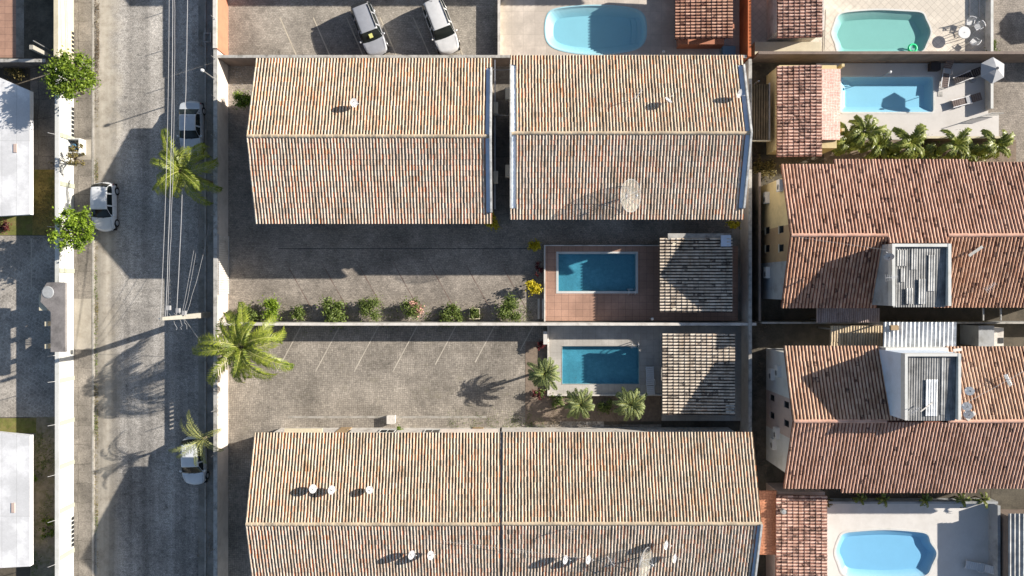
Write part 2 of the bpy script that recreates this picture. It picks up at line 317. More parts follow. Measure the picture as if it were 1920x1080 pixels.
# ------------------------------------------------------------------ mesh helpers
ORG = {}
def tag(o, label=None, cat=None, group=None, kind=None):
    if label: o['label'] = label
    if cat: o['category'] = cat
    if group: o['group'] = group
    if kind: o['kind'] = kind
    return o
def thing(name, label, cat, loc=(0, 0, 0), rz=0, group=None):
    o = bpy.data.objects.new(name, None); COL.objects.link(o); o.empty_display_size = .3
    o.location = loc; o.rotation_euler = (0, 0, rz)
    ORG[o.name] = Vector(loc) if rz == 0 else Vector((0, 0, 0))
    return tag(o, label, cat, group)
class MB:
    def __init__(s): s.v = []; s.f = []
    def add(s, vs, fs):
        b = len(s.v); s.v += [tuple(p) for p in vs]; s.f += [tuple(i+b for i in f) for f in fs]; return s
    def box(s, x0, y0, z0, x1, y1, z1):
        x0, x1 = min(x0, x1), max(x0, x1); y0, y1 = min(y0, y1), max(y0, y1)
        return s.add([(x0,y0,z0),(x1,y0,z0),(x1,y1,z0),(x0,y1,z0),(x0,y0,z1),(x1,y0,z1),(x1,y1,z1),(x0,y1,z1)],
                     [(0,3,2,1),(4,5,6,7),(0,1,5,4),(1,2,6,5),(2,3,7,6),(3,0,4,7)])
    def hexa(s, b, t):          # bottom four and top four points
        return s.add(list(b)+list(t), [(0,3,2,1),(4,5,6,7),(0,1,5,4),(1,2,6,5),(2,3,7,6),(3,0,4,7)])
    def prism(s, pts, z0, z1):
        n = len(pts); vs = [(p[0], p[1], z0) for p in pts]+[(p[0], p[1], z1) for p in pts]
        fs = [tuple(range(n))[::-1], tuple(range(n, 2*n))]+[(i, (i+1) % n, n+(i+1) % n, n+i) for i in range(n)]
        return s.add(vs, fs)
    def tube(s, p, q, r0, r1=None, n=8):
        r1 = r0 if r1 is None else r1; p = Vector(p); q = Vector(q); d = (q-p)
        if d.length < 1e-6: return s
        d.normalize(); a = d.orthogonal().normalized(); b = d.cross(a)
        vs = [p+(a*math.cos(t)+b*math.sin(t))*r0 for t in (2*math.pi*i/n for i in range(n))]
        vs += [q+(a*math.cos(t)+b*math.sin(t))*r1 for t in (2*math.pi*i/n for i in range(n))]
        return s.add(vs, [tuple(range(n))[::-1], tuple(range(n, 2*n))]+[(i, (i+1) % n, n+(i+1) % n, n+i) for i in range(n)])
    def path(s, pts, r, n=6):
        for a, b in zip(pts[:-1], pts[1:]): s.tube(a, b, r, r, n)
        return s
    def lathe(s, prof, c=(0, 0, 0), n=24):    # profile of (r,z)
        vs = []; fs = []
        for r, z in prof:
            for i in range(n):
                t = 2*math.pi*i/n; vs.append((c[0]+r*math.cos(t), c[1]+r*math.sin(t), c[2]+z))
        for k in range(len(prof)-1):
            for i in range(n): fs.append((k*n+i, k*n+(i+1) % n, (k+1)*n+(i+1) % n, (k+1)*n+i))
        return s.add(vs, fs)
    def build(s, name, mat, parent=None, smooth=False, loc=None, cut=None):
        me = bpy.data.meshes.new(name)
        o0 = Vector(loc) if loc is not None else (ORG.get(parent.name, Vector((0,0,0))) if parent else Vector((0,0,0)))
        vs = [(x-o0.x, y-o0.y, z-o0.z) for x, y, z in s.v] if o0.length > 0 else s.v
        me.from_pydata(vs, [], s.f)
        me.materials.append(mat)
        if smooth: me.polygons.foreach_set('use_smooth', [True]*len(me.polygons))
        ob = bpy.data.objects.new(name, me); COL.objects.link(ob)
        if loc is not None: ob.location = loc
        if parent: ob.parent = parent; ORG[ob.name] = ORG.get(parent.name, Vector((0,0,0)))
        return ob
def copy_thing(root, loc, rz=None, label=None, sc=None, group=None):
    r = root.copy(); COL.objects.link(r); r.location = loc
    if rz is not None: r.rotation_euler = (0, 0, rz)
    if sc: r.scale = (sc, sc, sc)
    if label: r['label'] = label
    if group: r['group'] = group
    def rec(a, b):
        for ch in list(a.children):
            c = ch.copy(); COL.objects.link(c); c.parent = b; rec(ch, c)
    rec(root, r); return r

def sheet(name, mat, outer, holes=(), z=0.0, thick=0.0, label=None, cat=None, kind='structure'):
    """flat surface with pool-shaped holes; outer and holes in world metres"""
    polys = [[Vector((p[0], p[1], 0)) for p in outer]]+[[Vector((p[0], p[1], 0)) for p in h] for h in holes]
    tri = geometry.tessellate_polygon(polys)
    flat = [p for pl in polys for p in pl]
    vs = [(p.x, p.y, z) for p in flat]; fs = [tuple(t) for t in tri]
    m = MB(); m.add(vs, fs)
    if thick:
        for pl in polys:
            n = len(pl)
            m.add([(p.x, p.y, z) for p in pl]+[(p.x, p.y, z-thick) for p in pl], [(i, (i+1) % n, n+(i+1) % n, n+i) for i in range(n)])
    o = m.build(name, mat)
    # faces up
    for pol in o.data.polygons:
        if abs(pol.normal.z) > .5 and pol.normal.z < 0: pol.flip()
    return tag(o, label, cat, kind=kind)
def rect(x0, y0, x1, y1):      # plan pixels -> world polygon
    return [(X(x0), Y(y0)), (X(x1), Y(y0)), (X(x1), Y(y1)), (X(x0), Y(y1))]
def smooth_outline(pts, sub=4):
    out = []; n = len(pts)
    for i in range(n):
        p0, p1, p2, p3 = (np.array(pts[(i+k) % n], float) for k in (-1, 0, 1, 2))
        for j in range(sub):
            t = j/sub
            out.append(tuple(.5*((2*p1)+(-p0+p2)*t+(2*p0-5*p1+4*p2-p3)*t*t+(-p0+3*p1-3*p2+p3)*t**3)))
    return out
def grow(pts, d):              # offset a roughly convex outline by d (same units)
    n = len(pts); out = []
    ar = sum(pts[i][0]*pts[(i+1) % n][1]-pts[(i+1) % n][0]*pts[i][1] for i in range(n))
    sg = 1 if ar > 0 else -1
    for i in range(n):
        a = Vector(pts[i-1]); b = Vector(pts[i]); c = Vector(pts[(i+1) % n])
        e1 = (b-a).normalized(); e2 = (c-b).normalized()
        n1 = Vector((e1.y, -e1.x))*sg; n2 = Vector((e2.y, -e2.x))*sg
        m = (n1+n2)
        if m.length < 1e-6: m = n1
        m.normalize(); k = 1/max(.5, m.dot(n1))
        out.append((b.x+m.x*d*k, b.y+m.y*d*k))
    return out

FR = np.array([0, .03, .14, .31, .48, .59, .62, .81])
def tiles(name, mat, parent, O, U, V, LU, LV, pitch=.22, course=.38, amp=.040, seed=0, wob=.034, thick=.12, lift=.02, under=True):
    """a field of barrel tiles: rows side by side along U, running down V"""
    rg = np.random.RandomState(seed+7)
    O = np.array(O, float); U = np.array(U, float); V = np.array(V, float)
    U /= np.linalg.norm(U); V /= np.linalg.norm(V)
    N = np.cross(U, V); N = N if N[2] > 0 else -N
    nr = max(1, int(round(LU/pitch))); pitch = LU/nr
    nc = max(1, int(round(LV/course))); course = LV/nc
    H = np.where(FR < .615, np.sin(np.pi*np.clip(FR/.62, 0, 1))**.9, 0.0); H[1] = .28; H[5] = .28; H[7] = -.4; H[0] = -.25; H[6] = -.25
    ncol = nr*8+1
    rowi = np.minimum(np.arange(ncol)//8, nr-1)
    fr = np.concatenate([np.tile(FR, nr), [1.0]]); h = np.concatenate([np.tile(H, nr), [-.25]])
    u = (rowi+fr)*pitch
    w1 = np.cumsum(rg.randn(nr, nc)*.35, axis=1); w1 -= w1.mean(axis=1, keepdims=True)
    w0 = np.cumsum(rg.randn(nc))*.35; w0 -= w0.mean()
    ju = np.clip(w1*.5+w0[None, :]*.9, -2, 2)*wob*.45+rg.randn(nr, nc)*wob*.18
    jl = rg.rand(nr, nc)*.012
    pts = np.zeros((2*nc, ncol, 3)); iscov = (fr > .01) & (fr < .61)
    for k in range(nc):
        for e in (0, 1):
            du = ju[rowi, k]*np.where(iscov, 1, .4)
            hh = h*amp*(1.0 if e else .88)+(lift if e else 0.0)*1.0+np.where(iscov, jl[rowi, k], 0)
            p = O[None, :]+(u+du)[:, None]*U[None, :]+((k+e)*course)*V[None, :]+hh[:, None]*N[None, :]
            pts[2*k+e] = p
    nrow = 2*nc
    idx = np.arange(nrow*ncol).reshape(nrow, ncol)
    a = idx[:-1, :-1].ravel(); b = idx[:-1, 1:].ravel(); c = idx[1:, 1:].ravel(); d = idx[1:, :-1].ravel()
    F = np.stack([a, b, c, d], 1)
    if np.cross(U, V)[2] < 0: F = F[:, ::-1]           # keep the faces pointing up
    kk = np.repeat(np.arange(nrow-1)//2, ncol-1); cc = np.tile(np.arange(ncol-1), nrow-1)
    uu = rowi[cc]+(fr[cc]+np.where(fr[cc] < .99, np.append(FR[1:], 1.0)[np.minimum(cc % 8, 7)], fr[cc]))/2
    uv = np.repeat(np.stack([uu+seed*13, kk+.5+seed*5], 1), 4, axis=0)
    vs = pts.reshape(-1, 3)
    nb = len(vs)
    top = -amp*.4-.015
    ext = []
    if under:
        for off in (top-thick, top):
            for (su, sv) in ((0, 0), (LU, 0), (LU, LV), (0, LV)):
                ext.append(O+U*su+V*sv+N*off)
        vs = np.concatenate([vs, np.array(ext)])
        FB = np.array([(0,3,2,1),(4,5,6,7),(0,1,5,4),(1,2,6,5),(2,3,7,6),(3,0,4,7)])+nb
        F = np.concatenate([F, FB]); uv = np.concatenate([uv, np.full((24, 2), .8)])
    org = ORG.get(parent.name, Vector((0,0,0))) if parent else Vector((0,0,0))
    vs = vs-np.array(org)
    me = bpy.data.meshes.new(name)
    me.vertices.add(len(vs)); me.vertices.foreach_set('co', vs.astype(np.float32).ravel())
    me.loops.add(len(F)*4); me.loops.foreach_set('vertex_index', F.astype(np.int32).ravel())
    me.polygons.add(len(F)); me.polygons.foreach_set('loop_start', np.arange(0, len(F)*4, 4, dtype=np.int32))
    me.update(calc_edges=True)
    ul = me.uv_layers.new(name='UVMap'); ul.data.foreach_set('uv', uv.astype(np.float32).ravel())
    me.materials.append(mat); me.validate(); me.polygons.foreach_set('use_smooth', [False]*len(me.polygons))
    ob = bpy.data.objects.new(name, me); COL.objects.link(ob)
    if parent: ob.parent = parent
    return ob

def corrugated(name, mat, parent, O, U, V, LU, LV, pitch=.18, amp=.025, thick=.02):
    O = Vector(O); U = Vector(U).normalized(); V = Vector(V).normalized(); N = U.cross(V)
    if N.z < 0: N = -N
    n = max(4, int(LU/pitch*4)); m = MB(); vs = []; fs = []
    for s_ in (0, 1):
        for j in (0, 1):
            for i in range(n+1):
                uu = LU*i/n; vs.append(O+U*uu+V*(LV*j)+N*(amp*math.sin(2*math.pi*uu/pitch)-s_*thick))
    k = n+1
    for i in range(n):
        fs += [(i, i+1, k+i+1, k+i), (2*k+i, 3*k+i, 3*k+i+1, 2*k+i+1), (i, 2*k+i, 2*k+i+1, i+1), (k+i, k+i+1, 3*k+i+1, 3*k+i)]
    fs += [(0, k, 3*k, 2*k), (n, 2*k+n, 3*k+n, k+n)]
    m.add(vs, fs); return m.build(name, mat, parent)

def ridge(name, mat, parent, x0, x1, y, z, r=.11, seg=.42, seed=3):
    rg = random.Random(seed); m = MB(); x = x0
    while x < x1-.05:
        L = min(seg*rg.uniform(.9, 1.1), x1-x); dy = rg.uniform(-.012, .012); n = 7; vs = []
        for xx, rr, zz in ((x, r*.93, 0), (x+L+.03, r*1.08, .02)):
            for i in range(n+1):
                t = math.pi*i/n; vs.append((xx, y+dy+rr*1.15*math.cos(t), z-.03+zz+rr*math.sin(t)))
        m.add(vs, [(i, i+1, n+2+i, n+1+i) for i in range(n)]+[tuple(range(n+1)), tuple(range(n+1, 2*n+2))[::-1]])
        x += L
    o = m.build(name, mat, parent)
    return o

# ================================================================== THE GROUND
def disp(pts, z): return [tuple(P(a, b, z)[:2]) for a, b in pts]
pool_n = smooth_outline(disp([(1023,56),(1026,32),(1038,19),(1075,13),(1118,11),(1160,13),(1192,19),(1207,31),(1211,56),(1207,78),(1192,91),(1160,98),(1118,101),(1075,98),(1042,90),(1027,77)], .06))
pool_t = smooth_outline(disp([(1561,62),(1567,42),(1573,29),(1590,23),(1645,19),(1698,21),(1728,24),(1736,36),(1745,59),(1738,80),(1728,96),(1698,100),(1645,102),(1590,102),(1573,98),(1567,80)], .06))
pool_b = smooth_outline(disp([(1567,1036),(1574,1012),(1582,1001),(1605,997),(1660,994),(1712,997),(1738,1002),(1745,1018),(1756,1037),(1748,1058),(1738,1077),(1712,1082),(1660,1085),(1605,1082),(1582,1076),(1574,1058)], .06))
def rrect(x0, y0, x1, y1, r, z):
    p = []
    for cx, cy, a0 in ((x1-r, y0+r, -90), (x1-r, y1-r, 0), (x0+r, y1-r, 90), (x0+r, y0+r, 180)):
        for k in range(5):
            a = R(a0+k*22.5); p.append((cx+r*math.cos(a), cy+r*math.sin(a)))
    return disp(p, z)
pool_r = rrect(1577, 144, 1750, 210, 4, .06)
pool_1 = disp([(1047,476),(1192,476),(1192,546),(1047,546)], .45)
pool_2 = disp([(1054,649),(1198,649),(1198,720),(1054,720)], .25)
ALLP = [pool_n, pool_t, pool_b, pool_r, pool_1, pool_2]
HOLES = [grow(p, .05) for p in ALLP]
sheet('ground', M['dirt'], [(-170,-110),(170,-110),(170,110),(-170,110)], HOLES, 0)
def S(name, mat, x0, y0, x1, y1, z, holes=(), thick=0.0): return sheet(name, M[mat], rect(x0, y0, x1, y1), holes, z, thick)
YT, YB = -260, 1340
S('street', 'road', 177, YT, 372, YB, .004)
S('gutter', 'gutterstrip', 372, YT, 424, YB, .006)
tag(MB().box(X(384), Y(YT), 0, X(387), Y(YB), .07).build('kerb', M['kerb'], loc=(X(385), Y(540), 0)), kind='structure')
S('sidewalk', 'walk', 140, YT, 174, YB, .12, thick=.2)
tag(MB().box(X(174), Y(YT), 0, X(177.5), Y(YB), .135).build('kerb', M['kerb'], loc=(X(175), Y(540), 0)), kind='structure')
# brighter driveway aprons across the sidewalk
for a, b in ((560, 655), (262, 300)): S('driveway', 'sandstrip', 141, a, 173, b, .126)
# west plots
S('west_yard_path', 'walk', 57, 110, 135, 400, .004)
S('west_parking_lot', 'lotwest', -60, 442, 135, 782, .006)
S('west_yard_ground', 'dry', 57, 782, 135, 1340, .005)
S('lawn', 'grass', 0-40, 400, 96, 441, .009)
S('lawn', 'grass', -40, 784, 68, 812, .009)
S('lawn', 'ochre', 61, 318, 104, 440, .013)
S('terracotta_yard', 'terrace_brown', -60, YT, 30, 108, .006)
S('stone_strip', 'gutterstrip', 30, YT, 45, 108, .008)
S('dark_yard_ground', 'alley', 45, YT, 108, 112, .006)  # dark dirt sheet stands in for the shadowed part of the yard
# compound one (north)
S('north_car_park', 'paver3', 428, YT, 934, 122, .006)
S('north_pool_deck', 'terrace_beige', 938, YT, 1386, 122, .05, [HOLES[0]], .2)
# compound two
S('courtyard', 'paver', 428, 124, 1020, 602, .006)
S('side_passage', 'walk', 926, 126, 960, 420, .010)
S('courtyard_east_strip', 'paver', 1020, 124, 1386, 458, .006)
S('side_yard', 'gutterstrip', 1372, 430, 1388, 604, .010)
S('pool_terrace', 'terrace_brown', 1021, 462, 1380, 601, .45, [HOLES[4]], .5)
# compound three
S('south_courtyard', 'paver2', 428, 609, 1028, 1340, .006)
S('south_courtyard_strip', 'paver2', 1028, 796, 1400, 1340, .006)
sheet('pool_terrace', M['terrace_conc'], [(X(a), Y(b)) for a, b in ((1028,610),(1388,610),(1388,788),(1240,788),(1240,739),(1028,739))], [HOLES[5]], .25, .3)
S('planting_bed', 'soil', 985, 640, 1026, 796, .02)
S('planting_bed', 'soil', 1026, 741, 1239, 790, .02)
S('dark_passage', 'alley', 1240, 790, 1386, 812, .016)  # passage strip in the darker alley dirt
S('sunlit_paving_patch', 'lotwest', 1050, 786, 1132, 808, .014)  # lighter paving stands in for the sunlit pavers
# east of the compounds
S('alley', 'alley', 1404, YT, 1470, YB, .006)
S('north_pool_deck', 'terrace_diag', 1405, YT, 1846, 113, .05, [HOLES[1]], .2)
S('east_yard', 'paver', 1850, YT, 2060, 330, .006)
S('north_pool_deck', 'terrace_grey', 1530, 119, 1852, 262, .05, [HOLES[3]], .2)
S('terrace_apron', 'terrace_grey', 1852, 214, 1872, 262, .05, thick=.2)
S('planting_bed', 'soil', 1545, 262, 1905, 320, .02)
S('south_pool_deck', 'terrace_white', 1530, 938, 1856, 1180, .05, [HOLES[2]], .2)
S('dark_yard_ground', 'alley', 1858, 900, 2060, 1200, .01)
# painted bay lines
def baylines(name, mat, starts, dx, dy, z, label, group, w_=.09, fades=()):
    first = None
    for i, (x, y) in enumerate(starts):
        k = fades[i] if i < len(fades) else 1
        a = Vector((X(x), Y(y))); b = Vector((X(x+dx*k), Y(y+dy*k))); d = (b-a).normalized(); n = Vector((-d.y, d.x))*w_/2
        mb = MB().add([(a.x+n.x,a.y+n.y,z),(a.x-n.x,a.y-n.y,z),(b.x-n.x,b.y-n.y,z),(b.x+n.x,b.y+n.y,z)], [(0,1,2,3)])
        o = mb.build('bay_line', M[mat], loc=(a.x, a.y, z)); o['kind'] = 'structure'
M['line2'] = plain('cream_lane_paint', (.52, .46, .36), .2, 2, .8, dirt=(.33, .29, .23), dirt_amt=.5)
baylines('l', 'line2', [(525+62.5*k, 33) for k in range(6)], 38, 88, .012, '', '')
baylines('l', 'redline', [(535+67*k, 490) for k in range(7)], 50, 90, .012, '', '', .06)
baylines('l', 'line', [(566+72.5*k, 609) for k in range(7)], -47, 88, .012, '', '', .08, (1,1,1,1,.85,.8,.55))
# tree-stained drain line across the courtyard
S('drain_channel', 'dark', 522, 465.8, 1000, 466.9, .011)
S('drain_channel', 'kerb', 540, 780, 912, 784, .011)
# garden lines painted in the west lot
S('bay_line', 'line', 58, 448, 60, 540, .012)

# ================================================================== WALLS
def wall_y(name, label, x0, x1, y0, y1, h, mat, cap=None, group=None, cat='wall'):
    """wall running up-down the picture, plan pixels"""
    t = thing(name, label, cat, (X((x0+x1)/2), Y((y0+y1)/2), 0), group=group)
    MB().box(X(x0), Y(y0), 0, X(x1), Y(y1), h-.06).build('wall_body', M[mat], t)
    MB().box(X(x0)-.02, Y(y0), h-.06, X(x1)+.02, Y(y1), h).build('coping', M[cap or mat], t)
    return t
# --- street wall of the west estate: white, with slots and pilasters
def rods(t, xs, ys, h, r=.025, lean=0):
    for x, y in zip(xs, ys):
        MB().tube((X(x), Y(y), 1.7), (X(x)+lean, Y(y), h), r, r*.8, 6).build('fence_rod', M['metal'], t)
t = thing('boundary_wall', 'long bright white street wall with slim pilasters west of the street', 'wall', (X(137), Y(640), 0))
hw = 1.95
segs = [(126, 582, 0), (582, 645, 1), (645, YB, 0)]
m = MB()
for a, b, slot in segs:
    if not slot: m.box(X(134), Y(a), 0, X(140), Y(b), hw-.06)
    else:
        m.box(X(134), Y(a), 0, X(140), Y(b), 1.42); m.box(X(134), Y(a), 1.74, X(140), Y(b), hw-.06)
        k = a
        while k < b:
            xa, xb = X(134), X(140); ya = Y(k); yb = ya-.22 if (int((k-a)/20) % 2 == 0) else ya+.22
            m.hexa([(xa,ya,1.42),(xa,ya-.06,1.42),(xb,ya-.06,1.42),(xb,ya,1.42)], [(xa,yb,1.74),(xa,yb-.06,1.74),(xb,yb-.06,1.74),(xb,yb,1.74)]); k += 3.2
m.build('wall_body', M['white'], t)
MB().box(X(133.3), Y(126), hw-.06, X(140.8), Y(YB), hw).build('coping', M['white'], t)
for y in (142, 262, 350, 428, 508, 708, 786, 865, 945, 1030, 1120):
    MB().box(X(140), Y(y-4), 0, X(141.6), Y(y+4), hw-.063).build('pilaster', M['pil'], t)
for a in (203, 967):
    for k in range(7):
        MB().box(X(140)+.004, Y(a+k*8.2), .12, X(140)+.02, Y(a+k*8.2+6), .42).build('vent_slot', M['dark'], t)
rods(t, [136]*8, [262, 430, 662, 709, 787, 878, 960, 1040], 2.5, lean=-.3)
t = thing('boundary_wall', 'cream section of street wall above the green tree at upper left', 'wall', (X(137), Y(10), 0))
MB().box(X(134), Y(YT), 0, X(140), Y(122), 2.0).build('wall_body', M['cream'], t)
MB().box(X(133), Y(YT), 2.0, X(141), Y(122), 2.07).build('coping', M['cream'], t)
for k in range(6): MB().box(X(140)+.004, Y(62+k*8), .1, X(140)+.02, Y(62+k*8+5), .4).build('vent_slot', M['dark'], t)
# --- east side of the street
t = thing('boundary_wall', 'long pale wall with slots between the street and the tiled-roof compound', 'wall', (X(425), Y(640), 0))
hw = 2.15
slots = [(398, 545), (716, 775)]
m = MB(); cur = 110
for a, b in slots+[(YB, YB)]:
    m.box(X(423), Y(cur), 0, X(428), Y(a), hw-.06)
    if b > a:
        m.box(X(423), Y(a), 0, X(428), Y(b), 1.84)
        k = a
        while k < b:
            m.box(X(423), Y(k), 1.84, X(428), Y(k+3.4), hw-.06); k += 8.0
    cur = b
m.build('wall_body', M['beigewall'], t)
MB().box(X(422), Y(110), hw-.06, X(429), Y(YB), hw).build('coping', M['concrete'], t)
for y in (127, 197, 268, 339, 410, 638, 690, 760, 840, 930, 1010): 
    MB().tube((X(425.5), Y(y), 1.9), (X(425.5), Y(y), 2.9), .028, .02, 6).build('fence_rod', M['metal'], t)
t = thing('boundary_wall', 'salmon painted wall beside the north car park', 'wall', (X(425), Y(0), 0))
MB().box(X(423), Y(YT), 0, X(428), Y(108), 2.1).build('wall_body', M['salmon'], t)
MB().box(X(421.5), Y(YT), 2.1, X(428.6), Y(108), 2.2).build('coping', M['offwhite'], t)
for y in (-15, 56): MB().tube((X(425.5), Y(y), 2.2), (X(425.5), Y(y), 2.95), .028, .02, 6).build('fence_rod', M['metal'], t)
# slatted gate set into the pale wall
t = thing('sliding_gate', 'pale slatted gate panel against the inner side of the street wall', 'gate', (X(429), Y(490), 0))
m = MB()
for k in range(26): m.box(X(428.6), Y(445+k*4.1), .12, X(429.8), Y(445+k*4.1+2.9), 1.98)
m.build('slat_panel', M['offwhite'], t)
MB().box(X(428.4), Y(443), .02, X(430.2), Y(552), .12).build('rail', M['metal'], t)
MB().box(X(428.4), Y(443), 1.98, X(430.2), Y(552), 2.06).build('rail', M['metal'], t)
def wall_x(name, label, x0, x1, y0, y1, h, mat, cap=None): return wall_y(name, label, x0, x1, y0, y1, h, mat, cap)
wall_x('boundary_wall', 'stained cross wall between the north car park and the cream roofs', 429, 1384, 119, 124, 2.0, 'brownwall', 'concrete')
wall_x('low_wall', 'low cream wall between the car park and the oval pool deck', 934, 938, YT, 118, .78, 'cream', 'offwhite')
wall_x('boundary_wall', 'white topped wall dividing the two car park courtyards', 429, 1402, 603, 608, 1.9, 'concrete', 'offwhite')
wall_x('boundary_wall', 'grey wall east of the two small tiled pool shelters', 1388, 1393, 126, 1340, 2.0, 'beigewall', 'concrete')
wall_x('boundary_wall', 'orange wall right of the oval pool and its tiled shelter', 1386, 1391, YT, 122, 2.1, 'orange', 'orange')
wall_x('boundary_wall', 'brown wall between the teal pool and the rectangular pool', 1405, 2080, 113, 118, 2.1, 'brownwall', 'brownwall')
wall_x('low_wall', 'low white wall beside the patio table of the teal pool', 1846, 1850, YT, 110, .75, 'offwhite', 'white')
wall_x('low_wall', 'low white wall behind the dark lounger by the rectangular pool', 1846, 1850, 122, 208, .75, 'offwhite', 'white')
wall_x('low_wall', 'narrow brown wall behind the row of leafy plants', 1700, 1868, 260, 264, .9, 'brownwall', 'cream')
wall_x('boundary_wall', 'thin pale wall in the alley between the two terracotta roofed houses', 1415, 2080, 602, 605, 1.6, 'greywall', 'concrete')
wall_x('boundary_wall', 'pale wall on the right of the lower blue pool deck', 1853, 1857, 940, 1200, 1.1, 'greywall', 'greywall')
wall_x('low_wall', 'short grey wall at the back of the lower blue pool deck', 1545, 1856, 934, 938, .9, 'greywall', 'greywall')
wall_x('boundary_wall', 'grey cross wall at the far upper left below the dark yard', -60, 108, 122, 128, 1.5, 'slab', 'concrete')
wall_x('boundary_wall', 'brown fence wall in the alley left of the tan house', 1408, 1411, 330, 600, 1.8, 'alley', 'brownwall')

# ================================================================== TILED HOUSES
TAN = None
def slope(parent, mat, x0, x1, yr, zr, side, r0, r1, tan, **kw):
    """x0,x1 world; yr ridge line; side +1 north -1 south; r0..r1 horizontal run from the ridge"""
    c = 1/math.sqrt(1+tan*tan); s_ = tan*c
    kw.setdefault('amp', .046 if side > 0 else .040)
    return tiles('roof_slope', M[mat], parent, (x0, yr+side*r0, zr-r0*tan), (1, 0, 0), (0, side*c, -s_), x1-x0, (r1-r0)/c, **kw)
def gutter(parent, xa, xb, yr, zr, side, r0, r1, tan, par):
    """painted gable gutter between xa and xb following the slope; parapet on the side par (-1 west, +1 east)"""
    m = MB(); pts = []
    ya, yb = yr+side*r0, yr+side*r1; za, zb = zr-r0*tan, zr-r1*tan
    def band(x0, x1, lo, hi):
        return [(x0, ya, za+lo), (x1, ya, za+lo), (x1, yb, zb+lo), (x0, yb, zb+lo)], [(x0, ya, za+hi), (x1, ya, za+hi), (x1, yb, zb+hi), (x0, yb, zb+hi)]
    pw = .13
    f0, f1 = (xa, xb-pw) if par > 0 else (xa+pw, xb)
    b, t_ = band(f0, f1, -.25, -.04); m.hexa(b, t_); m.build('gable_gutter', M['trough'], parent)
    p0, p1 = (xb-pw, xb) if par > 0 else (xa, xa+pw)
    m = MB(); b, t_ = band(p0, p1, -.4, .22); m.hexa(b, t_); m.build('gable_parapet', M['parapet'], parent)
def walls(parent, x0, x1, y0, y1, he, yr, hr, mat):
    """x0<x1, y0>y1 (north, south) world; gable ended wall block"""
    m = MB(); vs = []
    for x in (x0, x1): vs += [(x, y1, 0), (x, y0, 0), (x, y0, he), (x, yr, hr), (x, y1, he)]
    m.add(vs, [(0,1,2,3,4), (9,8,7,6,5), (0,5,6,1), (1,6,7,2), (2,7,8,3), (3,8,9,4), (4,9,5,0)])
    return m.build('wall', M[mat], parent)
HE, HR = 5.31, 7.1
TN = (HR-HE)/((140)/PX)
# ---- house A (upper left of the cream roofs)
def facade(h, xa, xb, y, sd):
    n = max(2, int((xb-xa)/3.2)); st = (xb-xa)/n
    for k in range(n):
        cx = xa+st*(k+.5)
        for z in (.95, 3.35):
            if k % 3 == 1 and z < 2: 
                d = MB().box(cx-.42, y, .02, cx+.42, y+sd*.05, 2.1).build('door', M['tanwall'], h); MB().box(cx+.28, y+sd*.05, 1.0, cx+.34, y+sd*.1, 1.1).build('handle', M['metal'], d); continue
            w_ = MB().box(cx-.55, y, z, cx+.55, y+sd*.03, z+1.05).build('window', M['glass'], h)
            f = MB(); f.box(cx-.61, y, z-.07, cx+.61, y+sd*.06, z); f.box(cx-.61, y, z+1.05, cx+.61, y+sd*.06, z+1.11)
            f.box(cx-.61, y, z, cx-.55, y+sd*.06, z+1.05); f.box(cx+.55, y, z, cx+.61, y+sd*.06, z+1.05); f.box(cx-.02, y+sd*.031, z, cx+.02, y+sd*.05, z+1.05)
            f.build('window_frame', M['white'], w_)
def cream_house(label, xl, xr, yr, runN, runS, gl, gr, matN, matS, seed, ext=False, wallm='offwhite'):
    h = thing('apartment_house', label, 'house', (X((xl+xr)/2), Y(yr), 0))
    x0, x1, yw = X(xl), X(xr), Y(yr)
    a = x0+(.42 if gl else 0); b = x1-(.42 if gr else 0)
    for side, run, mt in ((1, runN/PX, matN), (-1, runS/PX, matS)):
        slope(h, mt, a, b, yw, HR, side, .06, run, TN, seed=seed+(side > 0)*3)
        for g, xa, xb, par in ((gl, x0, a, -1), (gr, b, x1, 1)):
            if g:
                gutter(h, xa, xb, yw, HR, side, 0.0, run-.75, TN, par)
                slope(h, mt, xa, xb, yw, HR, side, run-.75, run, TN, seed=seed+9)
    ridge('ridge_cap', M['tileA'] if 0 else M['capcream'], h, x0+.05, x1-.05, yw, HR, seed=seed)
    walls(h, x0+.12, x1-.12, yw+(runN-17)/PX, yw-(runS-17)/PX, HE-.25, yw, HR-.35, wallm)
    facade(h, x0+.12, x1-.12, yw+(runN-17)/PX, 1); facade(h, x0+.12, x1-.12, yw-(runS-17)/PX, -1)
    return h
M['capcream'] = plain('ridge_cap_clay', (.52, .42, .30), .2, 2, .9, dirt=(.25, .21, .16), dirt_amt=.7)
M['capterra'] = plain('ridge_cap_terracotta', (.60, .36, .27), .15, 2, .9, dirt=(.3, .15, .1), dirt_amt=.6)
hA = cream_house('two storey house with cream tiled roof nearest the street, north row', 526, 926.5, 292, 141, 139, False, True, 'tileA', 'tileA2', 11)
hB = cream_house('cream tiled house carrying the large mesh dish, east in the north row', 956.5, 1351.5, 287, 141, 137, True, True, 'tileA', 'tileA2', 31)
hC = cream_house('long cream tiled house across the bottom with many satellite dishes', 524, 940.5, 926, 141, 141, False, False, 'tileC', 'tileC2', 51)
hC2 = None
